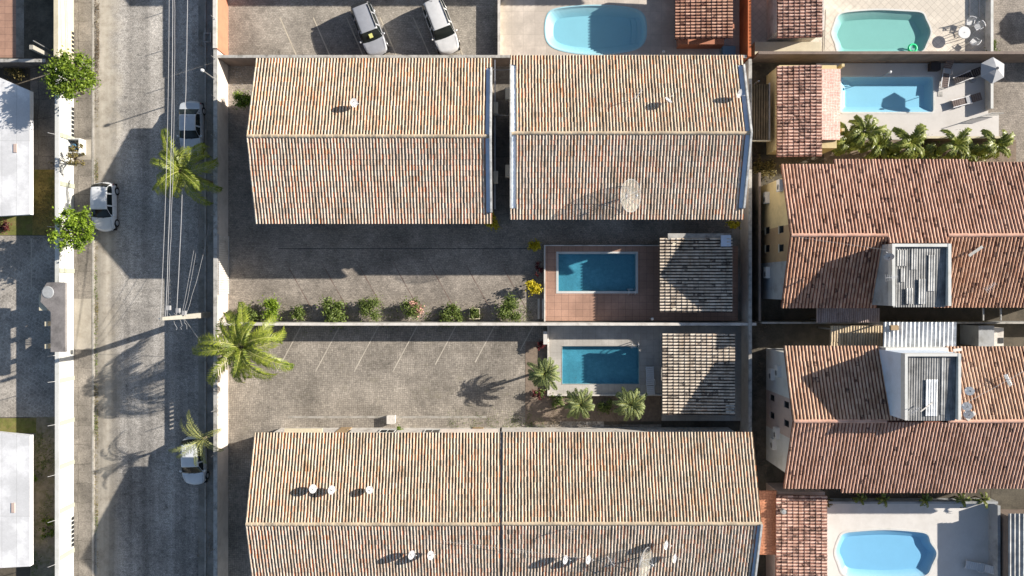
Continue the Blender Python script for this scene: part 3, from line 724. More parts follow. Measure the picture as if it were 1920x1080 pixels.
# second half of the long southern house shares one ridge; a narrow flashing runs between the halves
x0, x1, yw = X(943.5), X(1368), Y(925)
for side, mt in ((1, 'tileC'), (-1, 'tileC2')): slope(hC, mt, x0, x1-(.0 if side > 0 else .3), yw, HR, side, .06, 141/PX, TN, seed=71+side)
ridge('ridge_cap', M['capcream'], hC, x0, x1-.02, yw, HR, seed=8)
facade(hC, X(941.2), x1-.15, yw-124/PX, -1)
walls(hC, X(941.2), x1-.15, yw+124/PX, yw-124/PX, HE-.25, yw, HR-.35, 'offwhite')
for side in (1, -1):
    r1 = 141/PX; c = [(X(940.4), yw, HR-.04), (X(943.6), yw, HR-.04), (X(943.6), yw+side*r1, HR-.04-r1*TN), (X(940.4), yw+side*r1, HR-.04-r1*TN)]
    MB().hexa([(a, b, z-.2) for a, b, z in c], c).build('valley_flashing', M['slab'], hC)
gutter(hC, x1-.3, x1, yw, HR, -1, 0, 135/PX, TN, 1)
# windows, air conditioners and the wall projections that show beyond the eaves
def wbox(parent, name, mat, x0, x1, y0, y1, z0, z1): return MB().box(X(x0), Y(y0), z0, X(x1), Y(y1), z1).build(name, M[mat], parent)
wbox(hC, 'porch_roof', 'cream', 552, 620, 792, 800, 2.3, 2.42)
wbox(hC, 'porch_roof', 'beigewall', 832, 935, 792, 802.6, 2.5, 2.62)
for k in range(3): wbox(hC, 'window', 'glass', 640+k*85, 664+k*85, 801.2, 803, 1.0, 2.1)
for k in range(4): wbox(hC, 'window', 'glass', 980+k*85, 1004+k*85, 801.2, 803, 1.0, 2.1)
acA = []
def ac(parent, x, y, z, face=1, w_=.85):
    """split air conditioner on a wall at plan (x,y); face = direction it sticks out along x"""
    xx, yy = X(x), Y(y); b = MB().box(xx, yy-w_/2, z, xx+face*.32, yy+w_/2, z+.58).build('ac_unit', M['ac'], parent)
    m = MB(); c = (xx+face*.325, yy-.12, z+.29)
    for i in range(12):
        a0 = 2*math.pi*i/12; m.tube(c, (c[0], c[1]+.22*math.cos(a0), c[2]+.22*math.sin(a0)), .012, .012, 4)
    m.build('fan_grille', M['black'], b)
    return b
M['ac'] = plain('ac_casing', (.60, .55, .46), .06, 2, .6)
ac(hA, 927.8, 224, 3.0); ac(hA, 927.8, 345, 3.0); ac(hB, 956, 200, 3.2, -1); ac(hB, 956, 335, 3.2, -1)
for x in (948, 931): wbox(hA if x < 940 else hB, 'window', 'glass', x-1 if x < 940 else 956, x if x < 940 else 956.8, 262, 282, 1.0, 2.1)
wbox(hA, 'downpipe', 'metal', 929, 930.6, 135, 400, 2.9, 2.98)

# ---- house to the north, only its shadow and eave reach the picture
hN = thing('apartment_house', 'house north of the car park, just above the top edge of the photo', 'house', (X(950), Y(-220), 0))
slope(hN, 'tileA', X(526), X(1369), Y(-219), HR, 1, .06, 141/PX, TN, seed=91, pitch=.5, course=1.0)
slope(hN, 'tileA2', X(526), X(1369), Y(-219), HR, -1, .06, 139/PX, TN, seed=92, pitch=.5, course=1.0)
ridge('ridge_cap', M['capcream'], hN, X(526), X(1369), Y(-219), HR, seed=5)
walls(hN, X(530), X(1365), Y(-219)+123/PX, Y(-219)-121/PX, HE-.25, Y(-219), HR-.35, 'offwhite')

# ---- terracotta houses in the east
HE2, HR2 = 4.57, 6.3
TE = (HR2-HE2)/(124/PX)
def box_wall_item(parent, name, mat, xp, px, py, w_, h_, depth=.03, face=-1, frame=None):
    """item on a west wall at plan x = xp which the photograph shows at (px,py)"""
    k = (px-960)/(xp-960); z = HC*(1-1/k); yy = (540-py)/PX/k; xx = X(xp)
    o = MB().box(xx, yy-w_/2, z-h_/2, xx+face*depth, yy+w_/2, z+h_/2).build(name, M[mat], parent)
    if frame: MB().box(xx, yy-w_/2-.06, z-h_/2-.1, xx+face*(depth+.06), yy+w_/2+.06, z-h_/2-.02).build('sill', M[frame], o)
    return o
def ac_on(parent, xp, px, py, face=-1):
    k = (px-960)/(xp-960); z = HC*(1-1/k); yy = 540-(540-py)/k
    return ac(parent, xp, yy, max(.2, z-.3), face)
hD = thing('house', 'terracotta roofed house with cream and tan side wall, upper right', 'house', (X(1700), Y(454), 0))
xl, xr, yr = 1423, 1990, 452.3
def plx(d, h): return 960+(d-960)*(1-h/HC)
sx = [X(xl), X(plx(1565, 4.57)), X(plx(1663, 6.2)), X(plx(1775, 6.2)), X(plx(1817, 4.57)), X(xr)]
slope(hD, 'tileD', sx[0], sx[1], Y(yr), HR2, 1, .06, 125/PX, TE, pitch=.245, seed=101)
slope(hD, 'tileD', sx[1], sx[2], Y(yr), HR2, 1, .06, 134/PX, TE, pitch=.245, seed=102)
slope(hD, 'tileD', sx[2], sx[3], Y(yr), HR2, 1, -.55, 134/PX, TE, pitch=.245, seed=103)
slope(hD, 'tileD', sx[3], sx[4], Y(yr), HR2, 1, .06, 134/PX, TE, pitch=.245, seed=104)
slope(hD, 'tileD', sx[4], sx[5], Y(yr), HR2, 1, .06, 129/PX, TE, pitch=.245, seed=105)
slope(hD, 'tileD2', sx[0], X(plx(1660, 5.8)), Y(yr), HR2, -1, .06, 122/PX, TE, pitch=.245, seed=106)
slope(hD, 'tileD2', sx[3]+.0, sx[5], Y(yr), HR2, -1, .06, 121/PX, TE, pitch=.245, seed=107)
ridge('ridge_cap', M['capterra'], hD, X(xl)+.05, sx[2]-.05, Y(yr), HR2, seed=9)
ridge('ridge_cap', M['capterra'], hD, sx[3]+.05, X(xr), Y(yr), HR2, seed=10)
def gable_block(h, x0, x1, yn, ys, yr, mats):
    """walls; the west face is split into painted bands mats=[(y0,y1,mat)] plan px"""
    walls(h, X(x0)+.02, X(x1), Y(yn), Y(ys), HE2-.2, Y(yr), HR2-.35, mats[0][2])
    for a, b, mt in mats:
        def top(y): return min(HE-.22+(HR-HE-.13)*max(0, 1-abs(y-yr)/((yn-yr) if y < yr else (ys-yr)) if y != yr else 1), HR-.4) if False else HE2-.25+(HR2-HE2-.2)*(1-abs(y-yr)/max(abs(yn-yr), abs(ys-yr)))
        ys_ = [a, b] if not (a < yr < b) else [a, yr, b]
        m = MB(); pts = [(X(x0)-.02, Y(y), top(y)) for y in ys_]; bot = [(X(x0)-.02, Y(y), 0) for y in ys_]
        n = len(ys_); vs = pts+bot+[(p[0]+.035, p[1], p[2]) for p in pts+bot]
        fs = [tuple(list(range(n))+list(range(2*n-1, n-1, -1))), tuple(list(range(2*n, 3*n))+list(range(4*n-1, 3*n-1, -1)))[::-1]]
        fs += [(i, i+1, 2*n+i+1, 2*n+i) for i in range(n-1)]
        fs += [(0, 2*n, 3*n, n), (n-1, 2*n-1, 4*n-1, 3*n-1)]
        m.add(vs, fs); m.build('painted_wall', M[mt], h)
gable_block(hD, 1427, 1980, 350, 560, 452.3, [(350, 433, 'yellow'), (433, 494, 'tanwall'), (494, 560, 'greywall')])
for px, py in ((1440, 432), (1466, 430), (1440, 466), (1466, 465)): box_wall_item(hD, 'window', 'glass', 1427, px, py, .5, .75, .03, -1, 'cream')
M['ac2'] = plain('white_ac_casing', (.62, .60, .57), .06, 2, .6)
_a = M['ac']; M['ac'] = M['ac2']
for px, py in ((1441, 371), (1467, 348), (1442, 511)): ac_on(hD, 1427, px, py)
hE = thing('house', 'terracotta roofed house with white and pink side wall, lower right', 'house', (X(1700), Y(761.4), 0))
ex = [X(1427), X(plx(1665, 6.0)), X(plx(1755, 4.57)), X(plx(1800, 6.2)), X(1990)]
slope(hE, 'tileE', ex[0], ex[1], Y(761.4), HR2, 1, .06, 122/PX, TE, pitch=.245, seed=111)
slope(hE, 'tileE', ex[1], ex[3], Y(761.4), HR2, 1, .06, 118/PX, TE, pitch=.245, seed=112)
slope(hE, 'tileE', ex[3], ex[4], Y(761.4), HR2, 1, .06, 121/PX, TE, pitch=.245, seed=113)
slope(hE, 'tileE2', ex[0], X(plx(1580, 4.7)), Y(761.4), HR2, -1, .06, 123/PX, TE, pitch=.245, seed=114)
slope(hE, 'tileE2', X(plx(1580, 4.7)), X(plx(1835, 4.7)), Y(761.4), HR2, -1, .06, 131/PX, TE, pitch=.245, seed=115)
slope(hE, 'tileE2', X(plx(1835, 4.7)), ex[4], Y(761.4), HR2, -1, .06, 123/PX, TE, pitch=.245, seed=116)
ridge('ridge_cap', M['capterra'], hE, ex[0]+.05, ex[1]-.3, Y(761.4), HR2, seed=12)
ridge('ridge_cap', M['capterra'], hE, ex[3]-.9, ex[4], Y(761.4), HR2, seed=13)
gable_block(hE, 1437, 1980, 653, 862, 761.4, [(653, 730, 'white'), (730, 798, 'pinkwall'), (798, 862, 'white')])
for px, py in ((1449, 746), (1476, 759), (1449, 779), (1476, 794)): box_wall_item(hE, 'window', 'glass', 1437, px, py, .45, .75, .03, -1, 'pinkwall')
for px, py in ((1451, 702), (1463, 696), (1460, 812), (1454, 832)): ac_on(hE, 1437, px, py)
M['ac'] = _a
# tank rooms standing on the two terracotta roofs
def tank_room(parent, x0, x1, y0, y1, zb, zt, wallmat, rim, side_w=3.5, roofdrop=.35, patches=(), pitch=.17, rmat='corrgrey'):
    MB().box(X(x0), Y(y0), zb, X(x1), Y(y1), zt-.5).build('tank_room_wall', M[wallmat], parent)
    m = MB(); a = rim
    m.box(X(x0), Y(y0), zt-.5, X(x0+a), Y(y1), zt); m.box(X(x1-a), Y(y0), zt-.5, X(x1), Y(y1), zt)
    m.box(X(x0+a), Y(y0), zt-.5, X(x1-a), Y(y0+a), zt-.02)
    m.build('tank_room_parapet', M['white'], parent)
    o = corrugated('corrugated_roof', M[rmat], parent, (X(x0+a), Y(y0+a), zt-.2), (1, 0, 0), (0, -1, -.03), X(x1-a)-X(x0+a), Y(y0+a)-Y(y1)+.1, pitch, .014)
    for px0, px1, py0, py1, mt in patches:
        corrugated('roof_patch', M[mt], parent, (X(px0), Y(py0), zt-.165), (1, 0, 0), (0, -1, -.03), X(px1)-X(px0), Y(py0)-Y(py1), pitch, .014)
tank_room(hD, 1577, 1673, 468, 569, 4.4, 7.4, 'greywall', 5, patches=((1587, 1603, 478, 504, 'corrlight'), (1610, 1620, 476, 510, 'corrlight'), (1638, 1650, 486, 545, 'corrlight'), (1602, 1613, 540, 566, 'corrlight'), (1622, 1635, 525, 566, 'corrlight'), (1593, 1600, 508, 530, 'corrlight')))
tank_room(hE, 1589, 1679, 645, 751.5, 4.4, 8.05, 'trough', 4.5, patches=((1625, 1644, 687, 746, 'corrwhite'), (1650, 1656, 652, 744, 'corrlight')))
M['whitebox'] = M['white']
wbox(hE, 'parapet_block', 'white', 1592, 1698, 641, 654, 4.4, 5.4)
# awnings and lean-to roofs between the houses
t = thing('awning', 'white ribbed awning roof between the two terracotta houses', 'awning', (X(1648), Y(620), 0))
corrugated('roof_sheet', M['corrwhite'], t, P(1657, 604, 4.6), (1, 0, 0), (0, -1, -.04), P(1793, 604, 4.6).x-P(1657, 604, 4.6).x, 2.25, .30, .05)
for xx in (1600, 1700): MB().tube((X(xx), Y(604), 0), (X(xx), Y(604), 4.5), .06).build('post', M['metal'], t)
MB().box(P(1670, 610, 4.75).x, P(1670, 610, 4.75).y, 4.64, P(1684, 610, 4.75).x, P(1684, 619, 4.75).y, 4.82).build('hatch', M['tanwall'], t)
t = thing('awning', 'beige ribbed lean-to roof beside the white awning', 'awning', (X(1580), Y(630), 0))
a = P(1558, 611, 3.4); b = P(1655, 611, 3.4)
tiles('roof_sheet', M['tilebeige'], t, a, (1, 0, 0), (0, -1, -.05), b.x-a.x, 1.75, .2, .6, .03, seed=5)
for xx in (1535, 1600): MB().tube((X(xx), Y(614), 0), (X(xx), Y(614), 3.3), .06).build('post', M['metal'], t)
t = thing('awning', 'pinkish ribbed lean-to below the shaded terracotta roof', 'awning', (X(1560), Y(590), 0))
a = P(1532, 578, 3.0); b = P(1650, 578, 3.0)
tiles('roof_sheet', M['tilepink'], t, a, (1, 0, 0), (0, -1, -.05), b.x-a.x, 1.05, .16, .6, .025, seed=6)
for xx in (1520, 1600): MB().tube((X(xx), Y(598), 0), (X(xx), Y(598), 2.9), .05).build('post', M['metal'], t)
t = thing('annex', 'small grey and white utility rooms in the alley right of the awning', 'shed', (X(1830), Y(625), 0))
MB().box(X(1800), Y(608), 0, X(1828), Y(645), 2.2).build('room', M['greywall'], t)
MB().box(X(1829), Y(612), 0, X(1850), Y(645), 1.9).build('room', M['offwhite'], t)
MB().box(X(1841), Y(630), 1.9, X(1849), Y(640), 1.95).build('vent_grille', M['dark'], t)
for d in (1845, 1878):
    tag(MB().box(P(d, 580, 4).x, P(d, 578, 4).y, 3.8, P(d, 580, 4).x+.08, P(d, 601, 4).y, 3.9).build('roof_beam', M['concrete'], loc=P(d, 590, 3.8)), 'pale beam %s crossing the dark gap below the upper terracotta house' % ('nearer the tank room' if d < 1850 else 'at the right edge'), 'beam')

# ---- small tiled buildings
def slab_roof(name, mat, parent, corners, z0, z1, th=.12):
    return MB().hexa([(c[0], c[1], z-th) for c, z in zip(corners, (z0, z0, z1, z1))], [(c[0], c[1], z) for c, z in zip(corners, (z0, z0, z1, z1))]).build(name, M[mat], parent)
def row_roof(parent, mat, dx0, dx1, dy0, dy1, h0, h1, hi_east, pitch=.235, course=.4, amp=.06, seed=1, wob=.02):
    """rows of tiles lying along the picture's x; displayed rectangle; h0 west edge, h1 east edge"""
    nw = P(dx0, dy0, h0); sw = P(dx0, dy1, h0); ne = P(dx1, dy0, h1); se = P(dx1, dy1, h1)
    if h1 >= h0: O, V = ne, nw-ne
    else: O, V = nw, ne-nw
    V = Vector((V.x, 0, V.z))
    return tiles('roof_slope', M[mat], parent, (O.x, O.y, O.z), (0, -1, 0), V, (nw-sw).length, V.length, pitch, course, amp, seed, wob, lift=.04)
t = thing('pool_shelter', 'tiled shelter with blackened white tiles beside the brown pool terrace', 'pavilion', (X(1290), Y(515), .45))
row_roof(t, 'tileG1', 1237, 1373, 446, 585, 2.5, 2.8, True, seed=41, amp=.055)
for a, b in ((1250, 462), (1250, 578), (1350, 462), (1350, 578)): MB().box(X(a-3), Y(b-3), .45, X(a+3), Y(b+3), 2.6).build('pillar', M['cream'], t)
MB().box(X(1352), Y(470), .45, X(1356), Y(570), 2.2).build('back_wall', M['tanwall'], t)
a = P(1254, 437, 2.9); b = P(1371, 448, 2.9)
MB().box(a.x, a.y, 2.4, b.x, b.y, 2.62).build('fascia_slab', M['concrete'], t)
MB().box(P(1352, 440, 2.85).x, P(1352, 441, 2.85).y, 2.72, b.x, P(1352, 462, 2.85).y, 2.86).build('tank_lid', M['trough'], t)
t = thing('pool_shelter', 'tiled shelter with a white roof hatch beside the grey pool terrace', 'pavilion', (X(1290), Y(700), .25))
row_roof(t, 'tileG1', 1242, 1378, 626, 778, 2.35, 2.65, True, seed=43, amp=.055)
for a, b in ((1256, 632), (1256, 760), (1350, 632), (1350, 760)): MB().box(X(a-3), Y(b-3), .25, X(a+3), Y(b+3), 2.4).build('pillar', M['offwhite'], t)
a = P(1361, 757, 2.65); b = P(1377, 773, 2.65)
o = MB().box(a.x, a.y, 2.42, b.x, b.y, 2.65).build('roof_hatch', M['white'], t)
MB().lathe([(0, .04), (.16, .04), (.16, 0)], ((a.x+b.x)/2, (a.y+b.y)/2, 2.65), 12).build('hatch_cap', M['concrete'], o)
t = thing('pool_shelter', 'orange clay tiled shelter at the right end of the oval pool', 'pavilion', (X(1300), Y(45), 0))
row_roof(t, 'tileN', 1266, 1374, -60, 70, 2.35, 2.6, True, seed=45, amp=.055)
for a, b in ((1275, 70), (1355, 70), (1275, 0), (1355, 0)): MB().box(X(a-4), Y(b-4), 0, X(a+4), Y(b+4), 2.35).build('pillar', M['salmon'], t)
MB().box(X(1268), Y(-40), 0, X(1350), Y(92), 1.1).build('counter', M['salmon'], t)
MB().box(X(1352), Y(90), .05, X(1376), Y(116), .42).build('blue_cabinet', M['bluecover'], t)
t = thing('pool_house', 'mouldy pink tiled pool house with smooth pink strip left of the rectangular pool', 'building', (X(1480), Y(210), 0))
MB().box(X(1437), Y(142), 0, X(1540), Y(290), 2.6).build('wall', M['yellow'], t)
row_roof(t, 'tileF', 1457, 1541, 122, 292, 3.0, 3.25, True, pitch=.24, seed=47, wob=.045)
a, b, c, d = P(1540, 129, 3.0), P(1576, 129, 2.8), P(1575, 262, 2.8), P(1540, 262, 3.0)
MB().hexa([(p.x, p.y, p.z-.1) for p in (a, b, c, d)], [tuple(p) for p in (a, b, c, d)]).build('flat_roof', M['pinktile'], t)
for y in (140, 255): MB().box(X(1548), Y(y), 0, X(1553), Y(y+5), 2.7).build('pillar', M['yellow'], t)
t = thing('pool_house', 'pink clay tiled building at the top left of the teal pool', 'building', (X(1460), Y(40), 0))
MB().box(X(1437), Y(-80), 0, X(1520), Y(78), 2.4).build('wall', M['offwhite'], t)
row_roof(t, 'tileF', 1458, 1542, -80, 68, 2.85, 3.1, True, pitch=.24, seed=49, wob=.03)
MB().box(X(1408), Y(86), 0, X(1530), Y(110), .9).build('terrace_wall', M['cream'], t)
t = thing('pool_house', 'pink clay tiled roof with smooth salmon strip left of the lower blue pool', 'building', (X(1490), Y(1000), 0))
row_roof(t, 'tileF', 1455, 1551, 930, 1180, 2.95, 3.2, True, pitch=.24, seed=53, wob=.03)
MB().box(X(1436), Y(905), 0, X(1520), Y(1150), 2.5).build('wall', M['pinkwall'], t)
a, b, c, d = P(1424, 920, 2.7), P(1456, 920, 2.7), P(1456, 1040, 2.7), P(1424, 1040, 2.7)
MB().hexa([(p.x, p.y, p.z-.1) for p in (a, b, c, d)], [tuple(p) for p in (a, b, c, d)]).build('flat_roof', M['salmontile'], t)
p = P(1470, 960, 3.35); MB().lathe([(.0, .28), (.17, .26), (.2, 0), (.0, 0)], (p.x, p.y, 3.12), 14).build('roof_vent', M['greywall'], t)
t = thing('shed', 'grey ribbed metal roof shed at the lower right edge', 'shed', (X(1890), Y(1050), 0))
corrugated('roof_sheet', M['corrlight'], t, (X(1858), Y(948), 1.95), (1, 0, 0), (0, -1, 0), 6, 8, .33, .05)
MB().box(X(1862), Y(955), 0, X(1990), Y(1130), 1.8).build('wall', M['brownwall'], t)
t = thing('lean_to', 'old brown ribbed sheet roof in the alley left of the pink pool house', 'shed', (X(1424), Y(205), 0))
a = P(1405, 158, 2.0); b = P(1443, 158, 2.0)
corrugated('roof_sheet', M['corrbrown'], t, a, (1, 0, 0), (0, -1, -.02), b.x-a.x, 4.3, .19, .04)
MB().box(P(1442, 155, 2.05).x, P(1442, 155, 2.05).y, 1.9, P(1444, 155, 2.05).x, P(1444, 262, 2.05).y, 2.08).build('rail', M['metal'], t)
MB().box(P(1407, 263, 2).x, P(1407, 263, 2).y, 1.8, P(1444, 263, 2).x, P(1444, 265, 2).y, 2.05).build('front_beam', M['cream'], t)
for a, b in ((1407, 165), (1407, 255)): MB().tube((X(a), Y(b), 0), (X(a), Y(b), 1.9), .05).build('post', M['metal'], t)

# ---- west side buildings
def white_roof(label, y0, y1, cut):
    h = thing('house', label, 'house', (X(20), Y((y0+y1)/2), 0))
    a = [P(-60, y0-30, 2.45), P(56, y0+cut, 2.45), P(56, y1, 2.45), P(-60, y1+6, 2.45)]
    MB().hexa([(p.x, p.y, 2.05) for p in a], [tuple(p) for p in a]).build('flat_roof', M['roofwhite'], h)
    MB().box(X(-60), a[1].y-.5, 0, X(60), a[2].y+.5, 2.05).build('wall', M['offwhite'], h)
    return h
h = white_roof('white flat roofed house with tree shadow on it, upper left', 150, 402, 20)
p = P(29, 278, 2.45); MB().box(p.x-.12, p.y-.32, 2.452, p.x+.12, p.y+.32, 2.5).build('roof_vent', M['pinkwall'], h)
h = white_roof('white flat roofed house at the lower left corner', 835, 1062, -18)
p = P(25, 952, 2.45); MB().box(p.x-.12, p.y-.36, 2.452, p.x+.12, p.y+.36, 2.5).build('roof_vent', M['pinkwall'], h)
t = thing('gatehouse_canopy', 'weathered grey concrete canopy slab over the west estate gate', 'canopy', (X(120), Y(600), 0))
hh = 3.0
pts = [(122,530),(108,529),(88,530),(78,545),(76,566),(95,585),(95,660),(122,660)]
q = [P(a, b, hh) for a, b in pts]
MB().prism([(v.x, v.y) for v in q][::-1], hh-.22, hh).build('canopy_slab', M['slab'], t)
for y in (600, 640): MB().box(X(128), Y(y), 0, X(133), Y(y+8), hh-.22).build('column', M['cream'], t)
MB().box(X(118), Y(552), 0, X(133), Y(580), hh-.22).build('guard_booth', M['cream'], t)
p = P(88, 548, hh+.1); MB().lathe([(0, .03), (.4, .03), (.46, .0)], (p.x, p.y, hh), 16).build('slab_shade_disc', M['greywall'], t)  # added grey disc standing in for the partly shaded slab

# ================================================================== POOLS
M['shell_cyan'] = plain('pale_blue_fibreglass', (.34, .56, .63), .04, 1, .4)
M['shell_teal'] = plain('pale_green_fibreglass', (.27, .44, .42), .04, 1, .4)
M['shell_blue'] = plain('sky_blue_fibreglass', (.30, .52, .66), .04, 1, .4)
M['pooltile'] = paver('blue_pool_tiles', (.19, .34, .37), .1, .1, (.28, .42, .44), .008, 0, .1, dark=.15, offset=0, rough=.4)
M['w_cyan'] = water_mat('pool_water_cyan', (.20, .78, .95), .40)
M['w_teal'] = water_mat('pool_water_teal', (.25, .86, .80), .42)
M['w_blue'] = water_mat('pool_water_blue', (.15, .66, .96), .45)
M['w_deep'] = water_mat('pool_water_deep', (.04, .66, .84), 1.25)
def pool(label, outline, z0, shell, wat, cop=.12, copmat='white', steps=None, floor=(1.0, 1.5), inset=(.06, .45), square=False, top=.02):
    cx = sum(p[0] for p in outline)/len(outline); cy = sum(p[1] for p in outline)/len(outline)
    t = thing('swimming_pool', label, 'pool', (cx, cy, z0))
    x0 = min(p[0] for p in outline); x1 = max(p[0] for p in outline)
    def ring(pts, zf): return [(p[0], p[1], zf(p[0])) for p in pts]
    fl = lambda x: z0-floor[0]
    hx = (x1-x0)/2; y0_ = min(p[1] for p in outline); y1_ = max(p[1] for p in outline); hy = (y1_-y0_)/2; mx_, my_ = (x0+x1)/2, (y0_+y1_)/2
    def shrink(d): return [(mx_+(p[0]-mx_)*(hx-d)/hx, my_+(p[1]-my_)*(hy-d)/hy) for p in outline]
    rings = [ring(outline, lambda x: z0-.005), ring(shrink(inset[0]), lambda x: z0-.12)]
    if not square: rings.append(ring(shrink(inset[1]*.55), lambda x: z0-.26))
    rings.append(ring(shrink(inset[1]), lambda x: fl(x)))
    m = MB(); n = len(outline)
    for r_ in rings: m.v += r_
    for k in range(len(rings)-1):
        for i in range(n): m.f.append((k*n+i, k*n+(i+1) % n, (k+1)*n+(i+1) % n, (k+1)*n+i))
    m.f.append(tuple((len(rings)-1)*n+i for i in range(n)))
    m.build('pool_shell', M[shell], t, smooth=False)
    # coping: a flat rim
    o1 = grow(outline, cop); m = MB()
    m.v = [(p[0], p[1], z0+top) for p in outline]+[(p[0], p[1], z0+top) for p in o1]+[(p[0], p[1], z0-.1) for p in outline]+[(p[0], p[1], z0-.1) for p in o1]
    for i in range(n):
        j = (i+1) % n
        m.f += [(i, j, n+j, n+i), (i, 2*n+i, 2*n+j, j), (n+i, n+j, 3*n+j, 3*n+i)]
    m.build('coping', M[copmat], t)
    ar = sum(outline[i-1][0]*outline[i][1]-outline[i][0]*outline[i-1][1] for i in range(n))
    MB().prism(outline if ar > 0 else outline[::-1], z0-2.6, z0-.09).build('water', M[wat], t)
    return t
t = pool('oval pale blue pool on the beige tiled deck, top centre', pool_n, .05, 'shell_cyan', 'w_cyan', .1, 'shell_cyan', floor=(.42, .55), inset=(.1, .62))
sx_ = [1172, 1182, 1192]
for i, xx in enumerate(sx_):       # curved entry steps at the east end
    m = MB(); pts = []
    for k in range(9):
        a = -1+2*k/8; pts.append((X(xx+4*(1-a*a)), Y(56+a*24)))
    pts += [(X(1204), Y(80)), (X(1204), Y(32))]
    m.prism(pts, -.5, -.36+.09*i).build('entry_step', M['shell_cyan'], t)
t = pool('teal green pool with a green swim ring floating in it', pool_t, .05, 'shell_teal', 'w_teal', .12, 'white', floor=(.42, .75), inset=(.08, .55))
t = pool('rectangular light blue pool with a parasol shadow on its floor', pool_r, .05, 'shell_blue', 'w_cyan', .14, 'white', floor=(.38, .75), inset=(.08, .5))
for i in range(3): MB().box(X(1580), Y(146), -.5, X(1590+5*i), Y(154+6*i), -.16-.08*i).build('entry_step', M['shell_blue'], t)
t = pool('sky blue fibreglass pool at the bottom right corner', pool_b, .05, 'shell_blue', 'w_blue', .16, 'white', floor=(.42, .75), inset=(.08, .5))
def ladder(parent, x, y, z, north):
    """two hoops over the pool edge; y is the edge, hoop reaches outwards (north=+1 up the picture)"""
    o = None
    for dx in (0, .5):
        pts = [Vector((x+dx, y-north*(.16), z-.7)), Vector((x+dx, y-north*.16, z+.5))]
        for k in range(1, 7):
            a = math.pi*k/6; pts.append(Vector((x+dx, y-north*(.16)*math.cos(a)+north*.1*(k/6), z+.5+.14*math.sin(a))))
        pts.append(Vector((x+dx, y+north*.26, z)))
        MB().path(pts, .028, 6).build('ladder_rail', M['metal'], parent)
    for k in range(3): MB().box(x, y-north*.2, z-.3-.22*k, x+.5, y-north*.1, z-.27-.22*k).build('ladder_rung', M['metal'], parent)
t = pool('deep blue rectangular pool with white rim in the brown terrace', pool_1, .45, 'pooltile', 'w_deep', .17, 'white', floor=(.42, .55), inset=(.02, .05), square=True)
ladder(t, P(1177, 548, .5).x, P(1177, 546, .5).y, .45, -1)
t = pool('deep blue rectangular pool without rim in the grey terrace', pool_2, .25, 'pooltile', 'w_deep', .05, 'terrace_conc', floor=(.42, .55), inset=(.02, .05), square=True, top=.012)
ladder(t, P(1183, 648, .3).x, P(1183, 648, .3).y, .25, 1)
# rims and low kerbs round the raised terraces
t = thing('terrace_kerb', 'pale kerb along the left and top edge of the brown terrace', 'kerb', (X(1021), Y(462), 0))
MB().box(X(1019.5), Y(460), 0, X(1022), Y(602), .62).build('kerb_run', M['offwhite'], t)
MB().box(X(1022), Y(460), 0, X(1240), Y(462), .62).build('kerb_run', M['offwhite'], t)
t = thing('terrace_kerb', 'pale kerb along the left and lower edge of the grey terrace', 'kerb', (X(1028), Y(797), 0))
MB().box(X(1026), Y(610), 0, X(1028.6), Y(741), .36).build('kerb_run', M['offwhite'], t)
MB().box(X(1028.6), Y(738.5), 0, X(1240), Y(741), .36).build('kerb_run', M['offwhite'], t)
tag(MB().box(X(1018), Y(620), 0, X(1025), Y(644), .9).build('white_cabinet', M['offwhite'], loc=(X(1021), Y(632), 0)), 'small white cabinet outside the upper left corner of the grey terrace', 'cabinet')
t = thing('garden_stairs', 'narrow steps up to the brown terrace beside the yellow plant', 'steps', (X(1012), Y(570), 0))
for k in range(3): MB().box(X(1008+4*k), Y(560), 0, X(1012+4*k), Y(598), .12+.12*k).build('step', M['brownwall' if k % 2 else 'offwhite'], t)

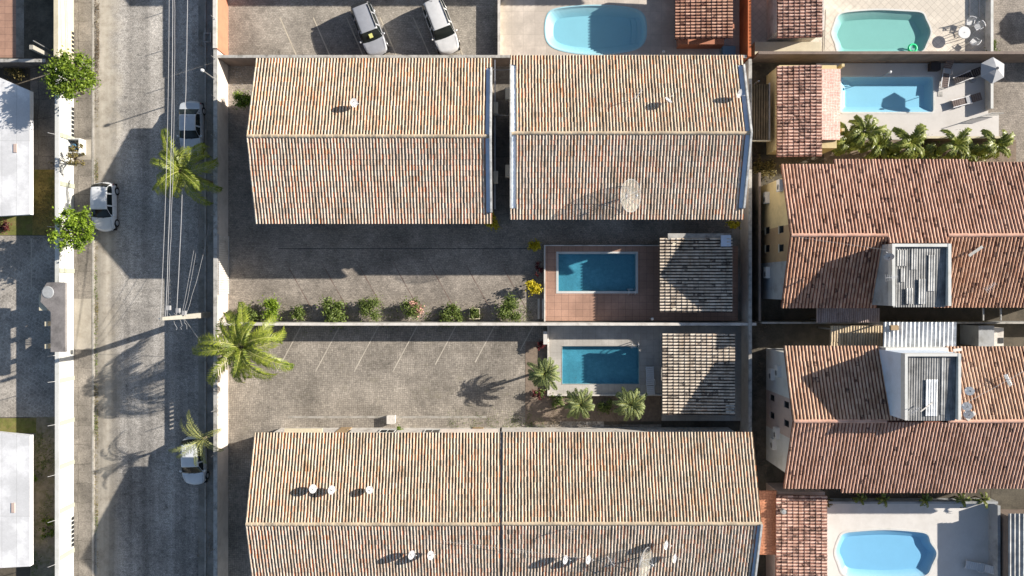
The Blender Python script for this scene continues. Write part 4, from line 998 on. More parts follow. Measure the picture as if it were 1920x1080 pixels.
# ================================================================== CARS
def ncurve(xs, ys, q): return np.interp(q, xs, ys)
def smooth1(a, k=2):
    for _ in range(k):
        b = a.copy(); b[1:-1] = (a[:-2]+2*a[1:-1]+a[2:])/4; a = b
    return a
def make_car(label, col, L, W, H, kind, rails=False, metal=0.0, wagon=False):
    """front points to -Y locally. The surface is one dense loft cut into painted body, panes and lamps"""
    t = thing('parked_car', label, 'car', (0, 0, 0), rz=1e-9, group='cars parked in the street and the north car park')
    ORG[t.name] = Vector((0, 0, 0))
    NY = 110
    q = np.linspace(0, 1, NY)             # 0 front bumper .. 1 rear bumper
    if kind == 'hatch': zx = [0, .015, .05, .20, .27, .44, .60, .80, .90, .955, .985, 1]; zz = [.42, .60, .70, .90, .95, H-.03, H, H-.04, H-.16, 1.0, .75, .45]; cw, rf, rr_, rb = .262, .43, .86, .955
    elif kind == 'suv': zx = [0, .012, .04, .20, .26, .39, .55, .80, .915, .965, .988, 1]; zz = [.5, .72, .84, 1.02, 1.07, H-.03, H, H-.05, H-.14, 1.10, .85, .5]; cw, rf, rr_, rb = .25, .385, .905, .965
    else: zx = [0, .015, .05, .22, .29, .43, .55, .68, .83, .95, .985, 1]; zz = [.42, .60, .68, .88, .93, H-.03, H, H-.04, .98, .92, .72, .45]; cw, rf, rr_, rb = .28, .42, .69, .82
    zt = smooth1(ncurve(zx, zz, q), 2)
    hw = W/2*smooth1(ncurve([0, .01, .03, .08, .2, .5, .8, .93, .975, .99, 1], [.60, .72, .82, .92, .985, 1, .99, .94, .85, .76, .62], q), 2)
    belt = smooth1(ncurve([0, .05, .25, .6, .92, 1], [.40, .62, .86, .93, .95, .45] if kind != 'suv' else [.48, .74, .98, 1.05, 1.05, .5], q), 2)
    belt = np.minimum(belt, zt-.03)
    cabin = smooth1(ncurve([0, cw-.01, rf, rr_, min(1, rb+.01), 1], [0, 0, 1, 1, 0, 0], q), 3)
    y = (q-.5)*L
    # cross-section parameters 0..1 from sill to roof centre line
    prof = []
    S_ = [0, .12, .25, .36, .42, .46, .54, .62, .66, .70, .78, .88, 1.0]
    for i in range(NY):
        w_ = hw[i]; b = belt[i]; z = zt[i]; c = cabin[i]; sill = .22+(.12 if (q[i] < .03 or q[i] > .97) else 0)
        rw = w_*(.96-.20*c)                # half width at the roof edge
        pts = [(w_*.93, sill), (w_, sill+.12), (w_*1.0, (sill+b)/2+.05), (w_*.985, b-.10), (w_*.965, b-.02), (w_*.955, b)]
        zg = b+(z-b)*.78
        pts += [(w_*.955+(rw-w_*.955)*.5, b+(zg-b)*.5+.001), (rw, zg), (rw*.985, b+(z-b)*.90), (rw*.93, b+(z-b)*.97), (rw*.72, z-.004), (rw*.38, z+.008*c), (0, z+.014*c)]
        prof.append(pts)
    prof = np.array(prof)                  # NY, 13, 2
    nc = len(S_); V_ = []; full = 2*nc-1
    def yb_(i, x):
        u = (x/(W/2))**2; qq = q[i]
        return y[i]+.26*u*max(0, 1-qq/.22)+.10*u*max(0, min(1, (.45-qq)/.2))*(qq > .2)-.20*u*max(0, (qq-.82)/.18)
    for i in range(NY):
        row = [(-p[0], yb_(i, p[0]), p[1]) for p in prof[i]]+[(p[0], yb_(i, p[0]), p[1]) for p in prof[i][-2::-1]]
        V_ += row
    cats = {}
    for i in range(NY-1):
        qm = (q[i]+q[i+1])/2
        for j in range(full-1):
            jj = j if j < nc-1 else full-2-j          # 0..11 segment index from sill
            cat = 'body'
            if cw < qm < rf-.004 and jj >= 8: cat = 'windshield'
            elif rr_+.012 < qm < rb-.004 and jj >= 8: cat = 'rear_window'
            elif cw+.05 < qm < (rb-.035 if kind != 'sedan' else rb-.06) and jj in (5, 6):
                zg = 1
                if not any(abs(qm-pp) < .012 for pp in ((.50, .74) if kind != 'suv' else (.47, .70))): cat = 'side_window_left' if j < nc-1 else 'side_window_right'
            elif .018 < qm < .075 and jj in (4, 5, 8, 9, 10)[:2]+(3,): cat = 'headlight_left' if j < nc-1 else 'headlight_right'
            elif .955 < qm < .99 and jj in (2, 3, 4): cat = 'tail_lamp_left' if j < nc-1 else 'tail_lamp_right'
            elif (qm < .012 or qm > .99) and jj < 3: cat = 'bumper'
            cats.setdefault(cat, []).append((i*full+j, i*full+j+1, (i+1)*full+j+1, (i+1)*full+j))
    body = None
    def sub(fs, name, mat, parent, close=False):
        ids = sorted(set(k for f in fs for k in f)); mp = {k: n for n, k in enumerate(ids)}
        m = MB(); m.v = [V_[k] for k in ids]; m.f = [tuple(mp[k] for k in f) for f in fs]
        if close:
            m2 = [mp[k] for k in range(full)]; m.f.append(tuple(m2[::-1])); m.f.append(tuple(mp[(NY-1)*full+k] for k in range(full)))
        return m.build(name, mat, parent, smooth=True)
    allb = cats['body']
    body = sub(allb, 'body', col, t)
    for k, nm, mt in (('windshield', 'windshield', 'carglass'), ('rear_window', 'rear_window', 'carglass'), ('side_window_left', 'side_window', 'carglass'), ('side_window_right', 'side_window', 'carglass'),
                      ('headlight_left', 'headlight', 'lamp'), ('headlight_right', 'headlight', 'lamp'), ('tail_lamp_left', 'tail_lamp', 'red'), ('tail_lamp_right', 'tail_lamp', 'red')):
        if k in cats: sub(cats[k], nm, M[mt], t)
    fa = [cats['bumper']] if 'bumper' in cats else []
    for b_ in fa:
        fr_ = [f for f in b_ if f[0] < NY*full//2]; re_ = [f for f in b_ if f[0] >= NY*full//2]
        for f_ in (fr_, re_):
            if f_: sub(f_, 'bumper', M['greypl'] if kind == 'suv' else col, t)
    # end caps and underbody keep it solid
    m = MB(); m.v = [V_[k] for k in range(full)]; m.f = [tuple(range(full))]; m.build('front_grille', M['black'], t)
    m = MB(); m.v = [V_[(NY-1)*full+k] for k in range(full)]; m.f = [tuple(range(full))]; m.build('rear_panel', col, t)
    MB().box(-W/2*.9, -L*.47, .16, W/2*.9, L*.47, .3).build('underbody', M['black'], t)
    wr = .31 if kind != 'suv' else .36
    for sx2 in (-1, 1):
        for yy in (-L*.325, L*.315):
            x1 = sx2*(W/2-.2); x2 = sx2*(W/2+.012)
            wh = MB().tube((x1, yy, wr), (x2, yy, wr), wr, wr, 20).build('wheel', M['black'], t)
            MB().tube((x2-.01*sx2, yy, wr), (x2+.015*sx2, yy, wr), wr*.62, wr*.58, 14).build('rim', M['metal'], wh)
    my = -L/2+L*(cw+.055); mz = float(np.interp(cw+.05, q, belt))+.06
    for sx2 in (-1, 1):
        m = MB(); m.lathe([(0, -.07), (.07, -.05), (.095, 0), (.07, .06), (0, .075)], (sx2*(W/2+.07), my, mz), 10)
        m.tube((sx2*(W/2-.06), my, mz-.05), (sx2*(W/2+.05), my, mz-.02), .025); m.build('side_mirror', col, t, smooth=True)
    # door handles and shut lines on the flanks, seams on the bonnet
    seam = MB()
    for sx2 in (-1, 1):
        for qq in ((.30, .50, .74) if kind != 'suv' else (.28, .47, .70)):
            i = int(qq*(NY-1)); 
            pts = [Vector((sx2*(prof[i][k][0]+.004), y[i], prof[i][k][1])) for k in (1, 2, 3, 4)]
            seam.path(pts, .006, 4)
        a, b = int(.055*(NY-1)), int((cw-.01)*(NY-1))
        seam.path([Vector((sx2*prof[i][9][0]*.93, y[i], float(np.interp(prof[i][9][0]*.93, [prof[i][10][0], prof[i][9][0]], [prof[i][10][1], prof[i][9][1]]))+.003)) for i in range(a, b, 2)], .006, 4)
    seam.build('panel_seams', M['dark'], t)
    i = int((cw+.004)*(NY-1))
    for sx2 in (-.45, .1): MB().tube((sx2*W/2*.9, y[i], zt[i]+.02), (sx2*W/2*.9+.42, y[i]+.12, zt[i]+.075), .009, .006, 5).build('wiper', M['black'], t)
    i = int((rr_-.03)*(NY-1)); MB().tube((0, y[i], zt[i]), (0, y[i]+.10, zt[i]+.09), .02, .006, 5).build('antenna', M['black'], t)
    if rails:
        for sx2 in (-1, 1):
            pts = [Vector((sx2*prof[i][8][0]*.95, y[i], zt[i]+.03)) for i in range(int((rf+.03)*NY), int((rr_-.03)*NY), 4)]
            MB().path(pts, .02, 5).build('roof_rail', M['black'], t)
            m = MB().path([p+Vector((-sx2*.04, 0, -.028)) for p in pts], .022, 4); m.build('roof_groove', M['dark'], t)
    if wagon:
        i = int((rr_-.005)*(NY-1)); MB().box(-W*.36, y[i]-.10, zt[i]+.012, W*.36, y[i]+.10, zt[i]+.03).build('rear_spoiler', M['dark'], t)
    return t
def place(t, x, y, ang): t.location = (X(x), Y(y), .01); t.rotation_euler = (0, 0, R(ang))
c = make_car('white hatchback parked on the west side of the street beside the kerb', paint('white_paint', (.64, .65, .66)), 3.85, 1.66, 1.46, 'hatch'); place(c, 204, 389, 0)
MB().box(0, 0, 0, .01, .01, .01)
c = make_car('silver blue sedan parked in the shade under the upper street palm', paint('silver_blue_paint', (.48, .51, .54), .1), 4.25, 1.66, 1.43, 'sedan'); place(c, 366, 243, 0)
c = make_car('pale silver hatchback parked under the thin palm near the street wall', paint('pale_silver_paint', (.62, .64, .66), .05), 3.85, 1.72, 1.5, 'hatch'); place(c, 371, 860, 2)
c = make_car('silver sport utility car with a yellow paper behind its windshield', paint('silver_paint', (.38, .39, .42), .2), 4.25, 1.78, 1.66, 'suv', rails=True, wagon=True); place(c, 695.5, 61.5, 21)
MB().box(-.14, -.20, 0, .14, .08, .01)
yl = -4.25/2+4.25*.315; m = MB(); m.hexa([(-.14, yl-.13, 1.29), (.14, yl-.13, 1.29), (.14, yl+.13, 1.475), (-.14, yl+.13, 1.475)], [(-.14, yl-.13, 1.31), (.14, yl-.13, 1.31), (.14, yl+.13, 1.495), (-.14, yl+.13, 1.495)])
YP = m.build('paper_sheet', M['yellowpaper'], c)
c = make_car('white sport utility car parked right of the silver one', paint('bright_white_paint', (.60, .60, .60)), 4.4, 1.82, 1.68, 'suv', rails=True); place(c, 828, 55.5, 21)

# ================================================================== POLES AND WIRES
t = thing('utility_pole', 'tall concrete utility pole beside the big palm, carrying the street wires', 'pole', (X(390), Y(590), 0))
b0 = Vector((X(390), Y(590), 0)); HP = 7.35; m = MB()
def sq(c, z, a, b_): return [(c.x-a, c.y-b_, z), (c.x+a, c.y-b_, z), (c.x+a, c.y+b_, z), (c.x-a, c.y+b_, z)]
m.hexa(sq(b0, 0, .19, .22), sq(b0, HP, .09, .11)); m.build('pole_shaft', M['pole'], t)
for hz, ln in ((6.9, .3), (6.2, .3), (4.7, .35)):
    br = MB().box(b0.x-.14, b0.y-.05, hz-.05, b0.x-.14-ln*.5, b0.y+.05, hz+.03).build('wire_bracket', M['metal'], t)
    MB().lathe([(0, 0), (.05, .0), (.06, .06), (.04, .12), (0, .13)], (b0.x-.14-ln*.5, b0.y, hz+.03), 8).build('insulator', M['whitepl'], br)
for k, (dx, hz) in enumerate(((.25, 4.4), (.1, 5.0), (-.28, 5.6))):
    MB().box(b0.x+dx-.12, b0.y+.14+.2*k, hz, b0.x+dx+.12, b0.y+.45+.2*k, hz+.25).build('junction_box', M['greypl'], t)
WG = 'overhead cables along the street'
def wire(label, a, b, sag, r=.022, n=26, wig=0, seed=0):
    rg = random.Random(seed); a = Vector(a); b = Vector(b); pts = []
    for i in range(n+1):
        k = i/n; p = a.lerp(b, k); p.z -= 4*sag*k*(1-k)
        if wig and 0 < i < n: p.x += rg.uniform(-wig, wig); p.y += 0
        pts.append(p)
    loc = a; m = MB().path(pts, r, 5)
    o = m.build('overhead_cable', M['wire'], loc=loc); tag(o, label, 'cable', WG); return o
top = lambda dx, z, dy=0: (b0.x+dx, b0.y+dy, z)
far = lambda d, y, z: (P(d, y, z).x, P(d, y, z).y, z)
wire('leftmost of the bright overhead cables down the street', top(-.25, 6.95), far(312, -420, 7.1), .75, .016)
wire('second overhead cable from the left, close to the leftmost one', top(-.2, 6.35), far(317, -420, 6.6), .75, .022, wig=.01, seed=2)
wire('third overhead cable from the left, slightly lower and wavy', top(-.1, 6.3), far(318, -420, 6.5), .9, .014, wig=.03, seed=9)
wire('rightmost bright overhead cable crossing above the shaded sedan', top(-.2, 4.75), far(352, -420, 4.9), .7, .022, wig=.02, seed=3)
for k, (tx, ty, tz) in enumerate(((378, 350, 1.9), (376, 395, 1.9), (392, 420, 2.1))):
    wire(('thin cable from the pole to behind the upper street palm', 'thin drop cable ending just below the upper street palm', 'thin drop cable reaching the wall right of the palm')[k], top(.05+.06*k, 4.6-.2*k), far(tx, ty, tz), .35, .010, 14, .02, k)
wire('thin stay wire slanting from the pole towards the big palm', top(.05, 4.3), (X(398), Y(668), .3), .05, .012, 8)
for k in range(3):
    wire(('short loose cable tail at the pole, upper one', 'short loose cable tail at the pole, middle one', 'short loose cable tail at the pole, lower one')[k], top(-.15+.1*k, 5.9-.5*k, .3), top(-.1+.15*k, 5.0-.5*k, -.9), .3, .014, 8, .08, k+4)
t = thing('street_lamp', 'slim lamp post rising from the street wall above the shaded sedan', 'lamp post', (X(424), Y(163), 0))
MB().tube((X(424), Y(163), 0), (X(424), Y(163), 4.15), .05, .035).build('post', M['metal'], t)
MB().lathe([(0, .18), (.10, .15), (.13, 0), (0, -.06)], (X(424)-.02, Y(163), 4.15), 12).build('lamp_head', M['whitepl'], t)
t = thing('concrete_post', 'short pale concrete post leaning out above the dark yard, far upper left', 'post', (X(105), Y(111), 0))
b1 = Vector((X(106), Y(112), 0)); MB().hexa(sq(b1, 0, .10, .12), sq(b1, 2.9, .14, .16)).build('post_shaft', M['pole'], t)
MB().tube((b1.x+.1, b1.y+.4, 0), (b1.x+.1, b1.y+.5, 2.8), .05, .04).build('strut', M['metal'], t)
t = thing('road_grate', 'square white framed grate in the shade at the top of the street', 'grate', (X(390), Y(71), 0))
m = MB(); 
for a in ((383, 62, 385, 80), (395, 62, 397, 80), (385, 62, 395, 64), (385, 78, 395, 80)): m.box(X(a[0]), Y(a[1]), .02, X(a[2]), Y(a[3]), .12)
m.build('grate_frame', M['concrete'], t)
# rubbish cage beside the west wall
t = thing('waste_bin_enclosure', 'white open box with a blue barrel against the west street wall', 'enclosure', (X(149), Y(277), .12))
m = MB()
for a in ((140.5, 264, 163, 266), (140.5, 289, 163, 291), (161, 266, 163, 289)): m.box(X(a[0]), Y(a[1]), .12, X(a[2]), Y(a[3]), .95)
m.build('enclosure_walls', M['white'], t)
tag(MB().lathe([(0, .78), (.2, .78), (.24, .7), (.26, .4), (.24, .02), (0, 0)], (X(150), Y(279), .13), 18).build('barrel', M['blue'], loc=(X(150), Y(279), .13)), 'blue plastic barrel inside the white enclosure', 'barrel')

# ================================================================== DISHES ON THE ROOFS
def roof_z(y, yr): return HR-abs(y-yr)*TN+.05
def dish_proto():
    t = thing('satellite_dish', 'x', 'satellite dish', (0, 0, 0), group='small satellite dishes on the cream roofs')
    tilt = R(54); az = 0
    m = MB(); prof = []
    n = 20; rings = 5; vs = []
    def tf(x, y, z):                      # bowl axis +z -> leans towards +X (east) 
        return (x*math.cos(tilt)+z*math.sin(tilt), y, -x*math.sin(tilt)+z*math.cos(tilt)+.62)
    vs.append(tf(0, 0, -.07))
    for k in range(1, rings+1):
        r = .36*k/rings
        for i in range(n):
            a = 2*math.pi*i/n; vs.append(tf(r*math.cos(a), r*math.sin(a)*.93, -.07+.09*(k/rings)**2))
    fs = [(0, 1+i, 1+(i+1) % n) for i in range(n)]
    for k in range(rings-1):
        for i in range(n): fs.append((1+k*n+i, 1+k*n+(i+1) % n, 1+(k+1)*n+(i+1) % n, 1+(k+1)*n+i))
    m.add(vs, fs); 
    back = [(x-.012*math.sin(tilt), y, z-.012*math.cos(tilt)) for x, y, z in vs]; m.add(back, [f[::-1] for f in fs])
    m.build('reflector', M['canvas'], t, smooth=True)
    MB().path([Vector((0, 0, 0)), Vector((0, 0, .5)), Vector(tf(0, 0, -.08))], .022).build('mast', M['metal'], t)
    a = tf(.33, 0, .0); b = tf(.15, 0, .42)
    MB().tube(a, b, .012).build('feed_arm', M['metal'], t)
    MB().tube(b, tf(.09, 0, .36), .035, .03).build('receiver', M['whitepl'], t)
    return t
dproto = dish_proto(); first = True
dishes = [(663, 192, 292, 'white round dish alone on the upper slope of the street side house', -.3, 1),
 (1254, 187, 287, 'tan dish leaning on the upper slope of the mesh dish house', .9, .95), (1387, 175, 287, 'white round dish on the gable gutter at the right end of the north row', -.5, 1),
 (586, 917, 926, 'leftmost dish of the pair on the bottom house, upper slope', .25, 1), (621, 919, 926, 'white dish right of the leftmost one on the bottom house', .1, 1),
 (692, 920, 926, 'tilted cream dish third from the left on the bottom house, upper slope', .8, .9), (771, 1041, 926, 'left dish of the pair on the lower slope near the bottom edge', .0, 1),
 (807, 1042, 926, 'right dish of the pair on the lower slope near the bottom edge', .3, 1), (1060, 1050, 925, 'narrow dish below the ridge, left of a close neighbour, bottom house east half', .0, 1),
 (1103, 1050, 925, 'narrow dish between its close neighbour and the bottom mesh dish', .05, 1), (1249, 1023, 925, 'upper narrow dish right of the bottom mesh dish', .0, 1),
 (1265, 1048, 925, 'lower narrow dish right of the bottom mesh dish', .0, 1)]
for dx, dy, yr, lab, az, sc_ in dishes:
    h = 6.6
    for _ in range(6):
        k = 1-(h+.6)/HC; yp = 540+(dy-540)*k; h = HR-abs(yp-yr)/PX*TN+.05
    k = 1-(h+.62)/HC; x = (dx-960)/PX*k; y = (540-dy)/PX*k
    # the reflector centre is displayed at dx,dy; its centre lies straight above the mast
    if first: d = dproto; first = False; d.location = (x, y, h); d.rotation_euler = (0, 0, az)
    else: d = copy_thing(dproto, (x, y, h), az)
    d['label'] = lab; sc_ *= .9; d.scale = (sc_, sc_, sc_)
def big_dish(label, dx, dy, yr, rad, tilt, az, mast=.9):
    h = 6.3
    for _ in range(6):
        k = 1-(h+mast)/HC; yp = 540+(dy-540)*k; h = HR-abs(yp-yr)/PX*TN+.02
    k = 1-(h+mast)/HC; x = (dx-960)/PX*k; y = (540-dy)/PX*k
    t = thing('mesh_dish', label, 'satellite dish', (x, y, h), rz=az, group='large mesh dishes')
    def tf(px, py, pz): return Vector((px*math.cos(tilt)+pz*math.sin(tilt), py, -px*math.sin(tilt)+pz*math.cos(tilt)+mast))
    n = 32; rg = 7; m = MB(); vs = [tf(0, 0, -.2)]; dep = .38
    for k in range(1, rg+1):
        r = rad*k/rg
        for i in range(n): a = 2*math.pi*i/n; vs.append(tf(r*math.cos(a), r*math.sin(a), -.2+dep*(k/rg)**2))
    fs = [(0, 1+i, 1+(i+1) % n) for i in range(n)]
    for k in range(rg-1):
        for i in range(n): fs.append((1+k*n+i, 1+k*n+(i+1) % n, 1+(k+1)*n+(i+1) % n, 1+(k+1)*n+i))
    m.add(vs, fs).build('mesh_reflector', M['meshdish'], t, smooth=True)
    m = MB()
    for j in range(12):
        a = 2*math.pi*j/12; m.path([tf(rad*k/5*math.cos(a), rad*k/5*math.sin(a), -.185+dep*(k/5)**2) for k in range(6)], .013, 4)
    m.path([tf(rad*math.cos(2*math.pi*i/32), rad*math.sin(2*math.pi*i/32), -.2+dep) for i in range(33)], .016, 4)
    m.build('rib_frame', M['canvas'], t)
    f = tf(0, 0, .75)
    for j in range(3):
        a = 2*math.pi*j/3+.4; MB().tube(tf(rad*.8*math.cos(a), rad*.8*math.sin(a), .08), f, .012).build('feed_strut', M['canvas'], t)
    MB().tube(f, tf(0, 0, .62), .06, .08).build('feed_horn', M['whitepl'], t)
    MB().tube((0, 0, 0), tf(0, 0, -.2), .05).build('mast', M['metal'], t)
big_dish('large round mesh dish on the lower slope of the northern cream roof', 1179, 367, 287, 1.12, R(42), -.12, .75)
big_dish('large mesh dish close to the bottom edge beside two narrow dishes', 1206, 1054, 925, 1.05, R(56), -.1, .9)
d = copy_thing(dproto, P(1664, 482, 7.5)+Vector((0, 0, -.4)), 2.2, 'pinkish dish on the corner of the upper corrugated tank room', .95)
for k, (dx, dy, hh, az, lab) in enumerate(((1817, 733, 6.85, 2.9, 'dish lying flat right of the lower tank room, upper one'), (1812, 762, 6.9, 2.8, 'dish beside the lower tank room, below its neighbour'), (1815, 777, 7.0, 2.6, 'dish on the ridge at the corner of the lower tank room'))):
    copy_thing(dproto, P(dx, dy, hh-.3)-Vector((0, 0, .5)), az, lab, .9)
def aerial(label, dx, dy, h, ang, L=.8):
    h -= .75 if dx > 1450 else 0
    p = P(dx, dy, h); t = thing('tv_aerial', label, 'aerial', (p.x, p.y, h-.9), rz=ang)
    MB().tube((0, 0, 0), (0, 0, .9), .018).build('mast', M['metal'], t)
    m = MB().tube((-L/2, 0, .88), (L/2, 0, .88), .018)
    m.build('boom', M['metal'], t); m = MB()
    for k in range(7): m.tube((-L/2+L*k/6, -.25+.02*k, .88), (-L/2+L*k/6, .25-.02*k, .88), .008, .008, 4)
    m.build('elements', M['metal'], t)
for a in (('thin aerial on the upper slope of the mesh dish house', 1197, 177, 7.4, .9), ('small aerial just below the ridge of the bottom house', 1072, 996, 7.8, .5), ('spidery aerial left of the bottom mesh dish', 1145, 1052, 7.0, 2.2),
          ('aerial on the corrugated tank room of the lower terracotta house', 1716, 770, 9.6, .6), ('aerial fallen on the lower terracotta roof near the right edge', 1893, 712, 6.9, 2.0),
          ('aerial on the left side of the upper corrugated tank room', 1672, 520, 8.9, .1), ('aerial lying on the upper terracotta roof near the right edge', 1858, 538, 6.4, .7)): aerial(*a)
def litter(name, label, cat, mat, dx, dy, h, w_, l_, ang, th=.04):
    h -= .72
    p = P(dx, dy, h); ca, sa = math.cos(ang), math.sin(ang); m = MB()
    c = [(p.x+a*ca-b*sa, p.y+a*sa+b*ca) for a, b in ((-l_/2, -w_/2), (l_/2, -w_/2), (l_/2, w_/2), (-l_/2, w_/2))]
    m.prism(c, h, h+th); return tag(m.build(name, M[mat], loc=(p.x, p.y, h)), label, cat)
litter('loose_board', 'pale board lying on the upper terracotta roof by the right edge', 'board', 'concrete', 1829, 471, 6.95, .2, 1.15, .6)
litter('loose_board', 'small pale board at the top edge of the lower terracotta roof', 'board', 'offwhite', 1795, 656, 6.0, .2, .6, .12)
litter('loose_board', 'long pale pipe piece on the lower tank room roof', 'board', 'offwhite', 1737, 763, 8.9, .08, 1.0, .65)
litter('loose_board', 'white slab beside the ridge right of the lower tank room', 'board', 'offwhite', 1820, 780, 7.1, .28, .75, .75)
litter('metal_sheet', 'dark crumpled grating on the lower terracotta roof', 'sheet', 'greywall', 1889, 713, 6.6, .22, .9, -1.1)
wire('thin cable sagging across the lower terracotta roof', P(1770, 780, 6.6), P(1960, 675, 5.9), .1, .014, 18, .05, 12)
wire('thin cable running along the bottom house below its ridge', P(830, 1015, 7.0), P(1085, 1046, 6.9), .05, .008, 14, .02, 13)
wire('thin cable above the upper terracotta roof, ridge to tank room', P(1500, 445, 6.7), P(1672, 470, 7.4), .1, .008, 10, .02, 14)
wire('white cable spanning the gap between the two northern cream roofs', P(925, 130, 5.0), P(956, 130, 5.0), .15, .02, 8)
wire('second white cable in the gap between the cream roofs, lower down', P(927, 214, 4.8), P(954, 216, 4.8), .15, .02, 8)
p = P(735, 785, 0); t = thing('pump_box', 'small white square pedestal on the south courtyard paving', 'box', (p.x, p.y, 0))
MB().box(p.x-.3, p.y-.3, 0, p.x+.3, p.y+.3, .45).build('pedestal', M['offwhite'], t)
MB().box(p.x-.33, p.y-.33, .45, p.x+.33, p.y+.33, .5).build('cover', M['offwhite'], t)

# ================================================================== POOLSIDE FURNITURE
def umbrella(label, x, y, h, r, n, mat='canvas', tiltv=(0, 0)):
    t = thing('parasol', label, 'parasol', (x, y, .05)); m = MB(); vs = [(x, y, h+.45)]
    for ring, (rr, zz) in enumerate(((r*.5, h+.26), (r, h))):
        for i in range(n):
            a = 2*math.pi*i/n+.5; vs.append((x+rr*math.cos(a), y+rr*math.sin(a), zz))
    fs = [(0, 1+i, 1+(i+1) % n) for i in range(n)]+[(1+i, 1+(i+1) % n, 1+n+(i+1) % n, 1+n+i) for i in range(n)]
    m.add(vs, fs); m.add([(a, b, c-.012) for a, b, c in vs], [f[::-1] for f in fs]); m.build('canopy', M[mat], t)
    m = MB()
    for i in range(n): m.tube(vs[0], vs[1+n+i], .012)
    m.build('ribs', M['metal'], t)
    MB().tube((x, y, .05), (x, y, h+.55), .025).build('pole', M['metal'], t)
    MB().lathe([(0, 0), (.12, .1), (.05, .22), (0, .25)], (x, y, h+.45), 8).build('finial', M['greypl'], t)
    MB().lathe([(0, .12), (.25, .1), (.28, 0), (0, 0)], (x, y, .05), 16).build('base', M['greypl'], t)
p = P(1861, 132, 2.35); umbrella('white six sided parasol above the corner of the rectangular pool deck', p.x, p.y, 2.35, 1.0, 6)
umbrella('parasol beyond the right edge that throws the dark round shadow by the teal pool', X(2031), Y(12), 2.4, 1.35, 8, 'fabricdark')
def lounger(label, x, y, ang, frame, fab, pad=None, back=35, loc_z=.05):
    t = thing('sun_lounger', label, 'sun lounger', (x, y, loc_z), rz=ang, group='sun loungers beside the pools')
    W2 = .3; bl = .68; c, s_ = math.cos(R(back)), math.sin(R(back))
    # feet end at -Y
    MB().box(-W2, -1.2, .26, -W2+.05, .3, .32).build('side_rail', M[frame], t); MB().box(W2-.05, -1.2, .26, W2, .3, .32).build('side_rail', M[frame], t)
    m = MB()
    for k in range(9): m.box(-W2+.05, -1.17+k*.162, .28, W2-.05, -1.17+k*.162+.13, .312)
    m.build('seat', M[fab], t); m = MB()
    for k in range(5):
        a0 = .02+k*.136; a1 = a0+.11
        m.hexa([(-W2+.03, .3+a0*c, .29+a0*s_), (W2-.03, .3+a0*c, .29+a0*s_), (W2-.03, .3+a1*c, .29+a1*s_), (-W2+.03, .3+a1*c, .29+a1*s_)],
               [(-W2+.03, .3+a0*c, .32+a0*s_), (W2-.03, .3+a0*c, .32+a0*s_), (W2-.03, .3+a1*c, .32+a1*s_), (-W2+.03, .3+a1*c, .32+a1*s_)])
    for sx2 in (-1, 1): m.tube((sx2*(W2-.02), .3, .3), (sx2*(W2-.02), .3+bl*c, .3+bl*s_), .022)
    m.build('backrest', M[fab], t)
    for sx2 in (-1, 1):
        for yy in (-1.0, .2): MB().tube((sx2*(W2-.03), yy, .27), (sx2*(W2-.0), yy, 0), .025).build('leg', M[frame], t)
        MB().path([Vector((sx2*(W2+.02), .25, .3)), Vector((sx2*(W2+.03), .2, .5)), Vector((sx2*(W2+.03), -.15, .5)), Vector((sx2*(W2+.02), -.2, .3))], .02).build('armrest', M[frame], t)
    if pad:
        MB().box(-W2+.04, -.1, .315, W2-.04, .28, .35).build('cushion', M[pad], t)
    return t
p = P(1219, 716, .5); lounger('white plastic lounger between the grey terrace pool and the tiled shelter', p.x, p.y, R(180+2), 'whitepl', 'whitepl', None, 8, .25)
p = P(1838, 1063, .3); lounger('white plastic lounger on the shaded deck in the lower right corner', p.x, p.y, R(-100), 'whitepl', 'whitepl', None, 25)
p = P(1813, 188, .3); lounger('dark mesh lounger in the sun right of the rectangular pool', p.x, p.y, R(-75), 'metal', 'fabricbrown', 'canvas', 30)
p = P(1774, 136, .3); lounger('dark lounger half in shade at the top corner of the rectangular pool', p.x, p.y, R(-8), 'metal', 'fabricbrown', 'canvas', 30)
p = P(1815, 142, .3); lounger('brown lounger turned sideways under the parasol', p.x, p.y, R(-68), 'metal', 'fabricdark', None, 30)
tag(MB().box(P(1746, 118, .5).x, P(1746, 117, .5).y, .05, P(1764, 118, .5).x, P(1764, 131, .5).y, .5).build('storage_box', M['fabricdark'], loc=P(1755, 125, .05)), 'black box beside the wall above the dark shaded lounger', 'box')
tag(MB().box(P(1758, 172, .05).x, P(1758, 172, .05).y, .05, P(1767, 181, .05).x, P(1767, 181, .05).y, .07).build('drain_cover', M['concrete'], loc=P(1762, 176, .05)), 'small grey drain cover on the deck right of the rectangular pool', 'drain cover')
p = P(1808, 61, .75); t = thing('patio_table', 'round white plastic table among chairs beside the teal pool', 'table', (p.x, p.y, .05))
MB().lathe([(0, .03), (.46, .03), (.48, .0), (.46, -.03), (0, -.03)], (p.x, p.y, .75), 28).build('table_top', M['whitepl'], t)
MB().lathe([(.04, .035), (.04, .05), (0, .05)], (p.x, p.y, .75), 8).build('parasol_cap', M['greypl'], t)
for k in range(4):
    a = .7+k*math.pi/2; MB().tube((p.x+.3*math.cos(a), p.y+.3*math.sin(a), .73), (p.x+.38*math.cos(a), p.y+.38*math.sin(a), .05), .025).build('leg', M['whitepl'], t)
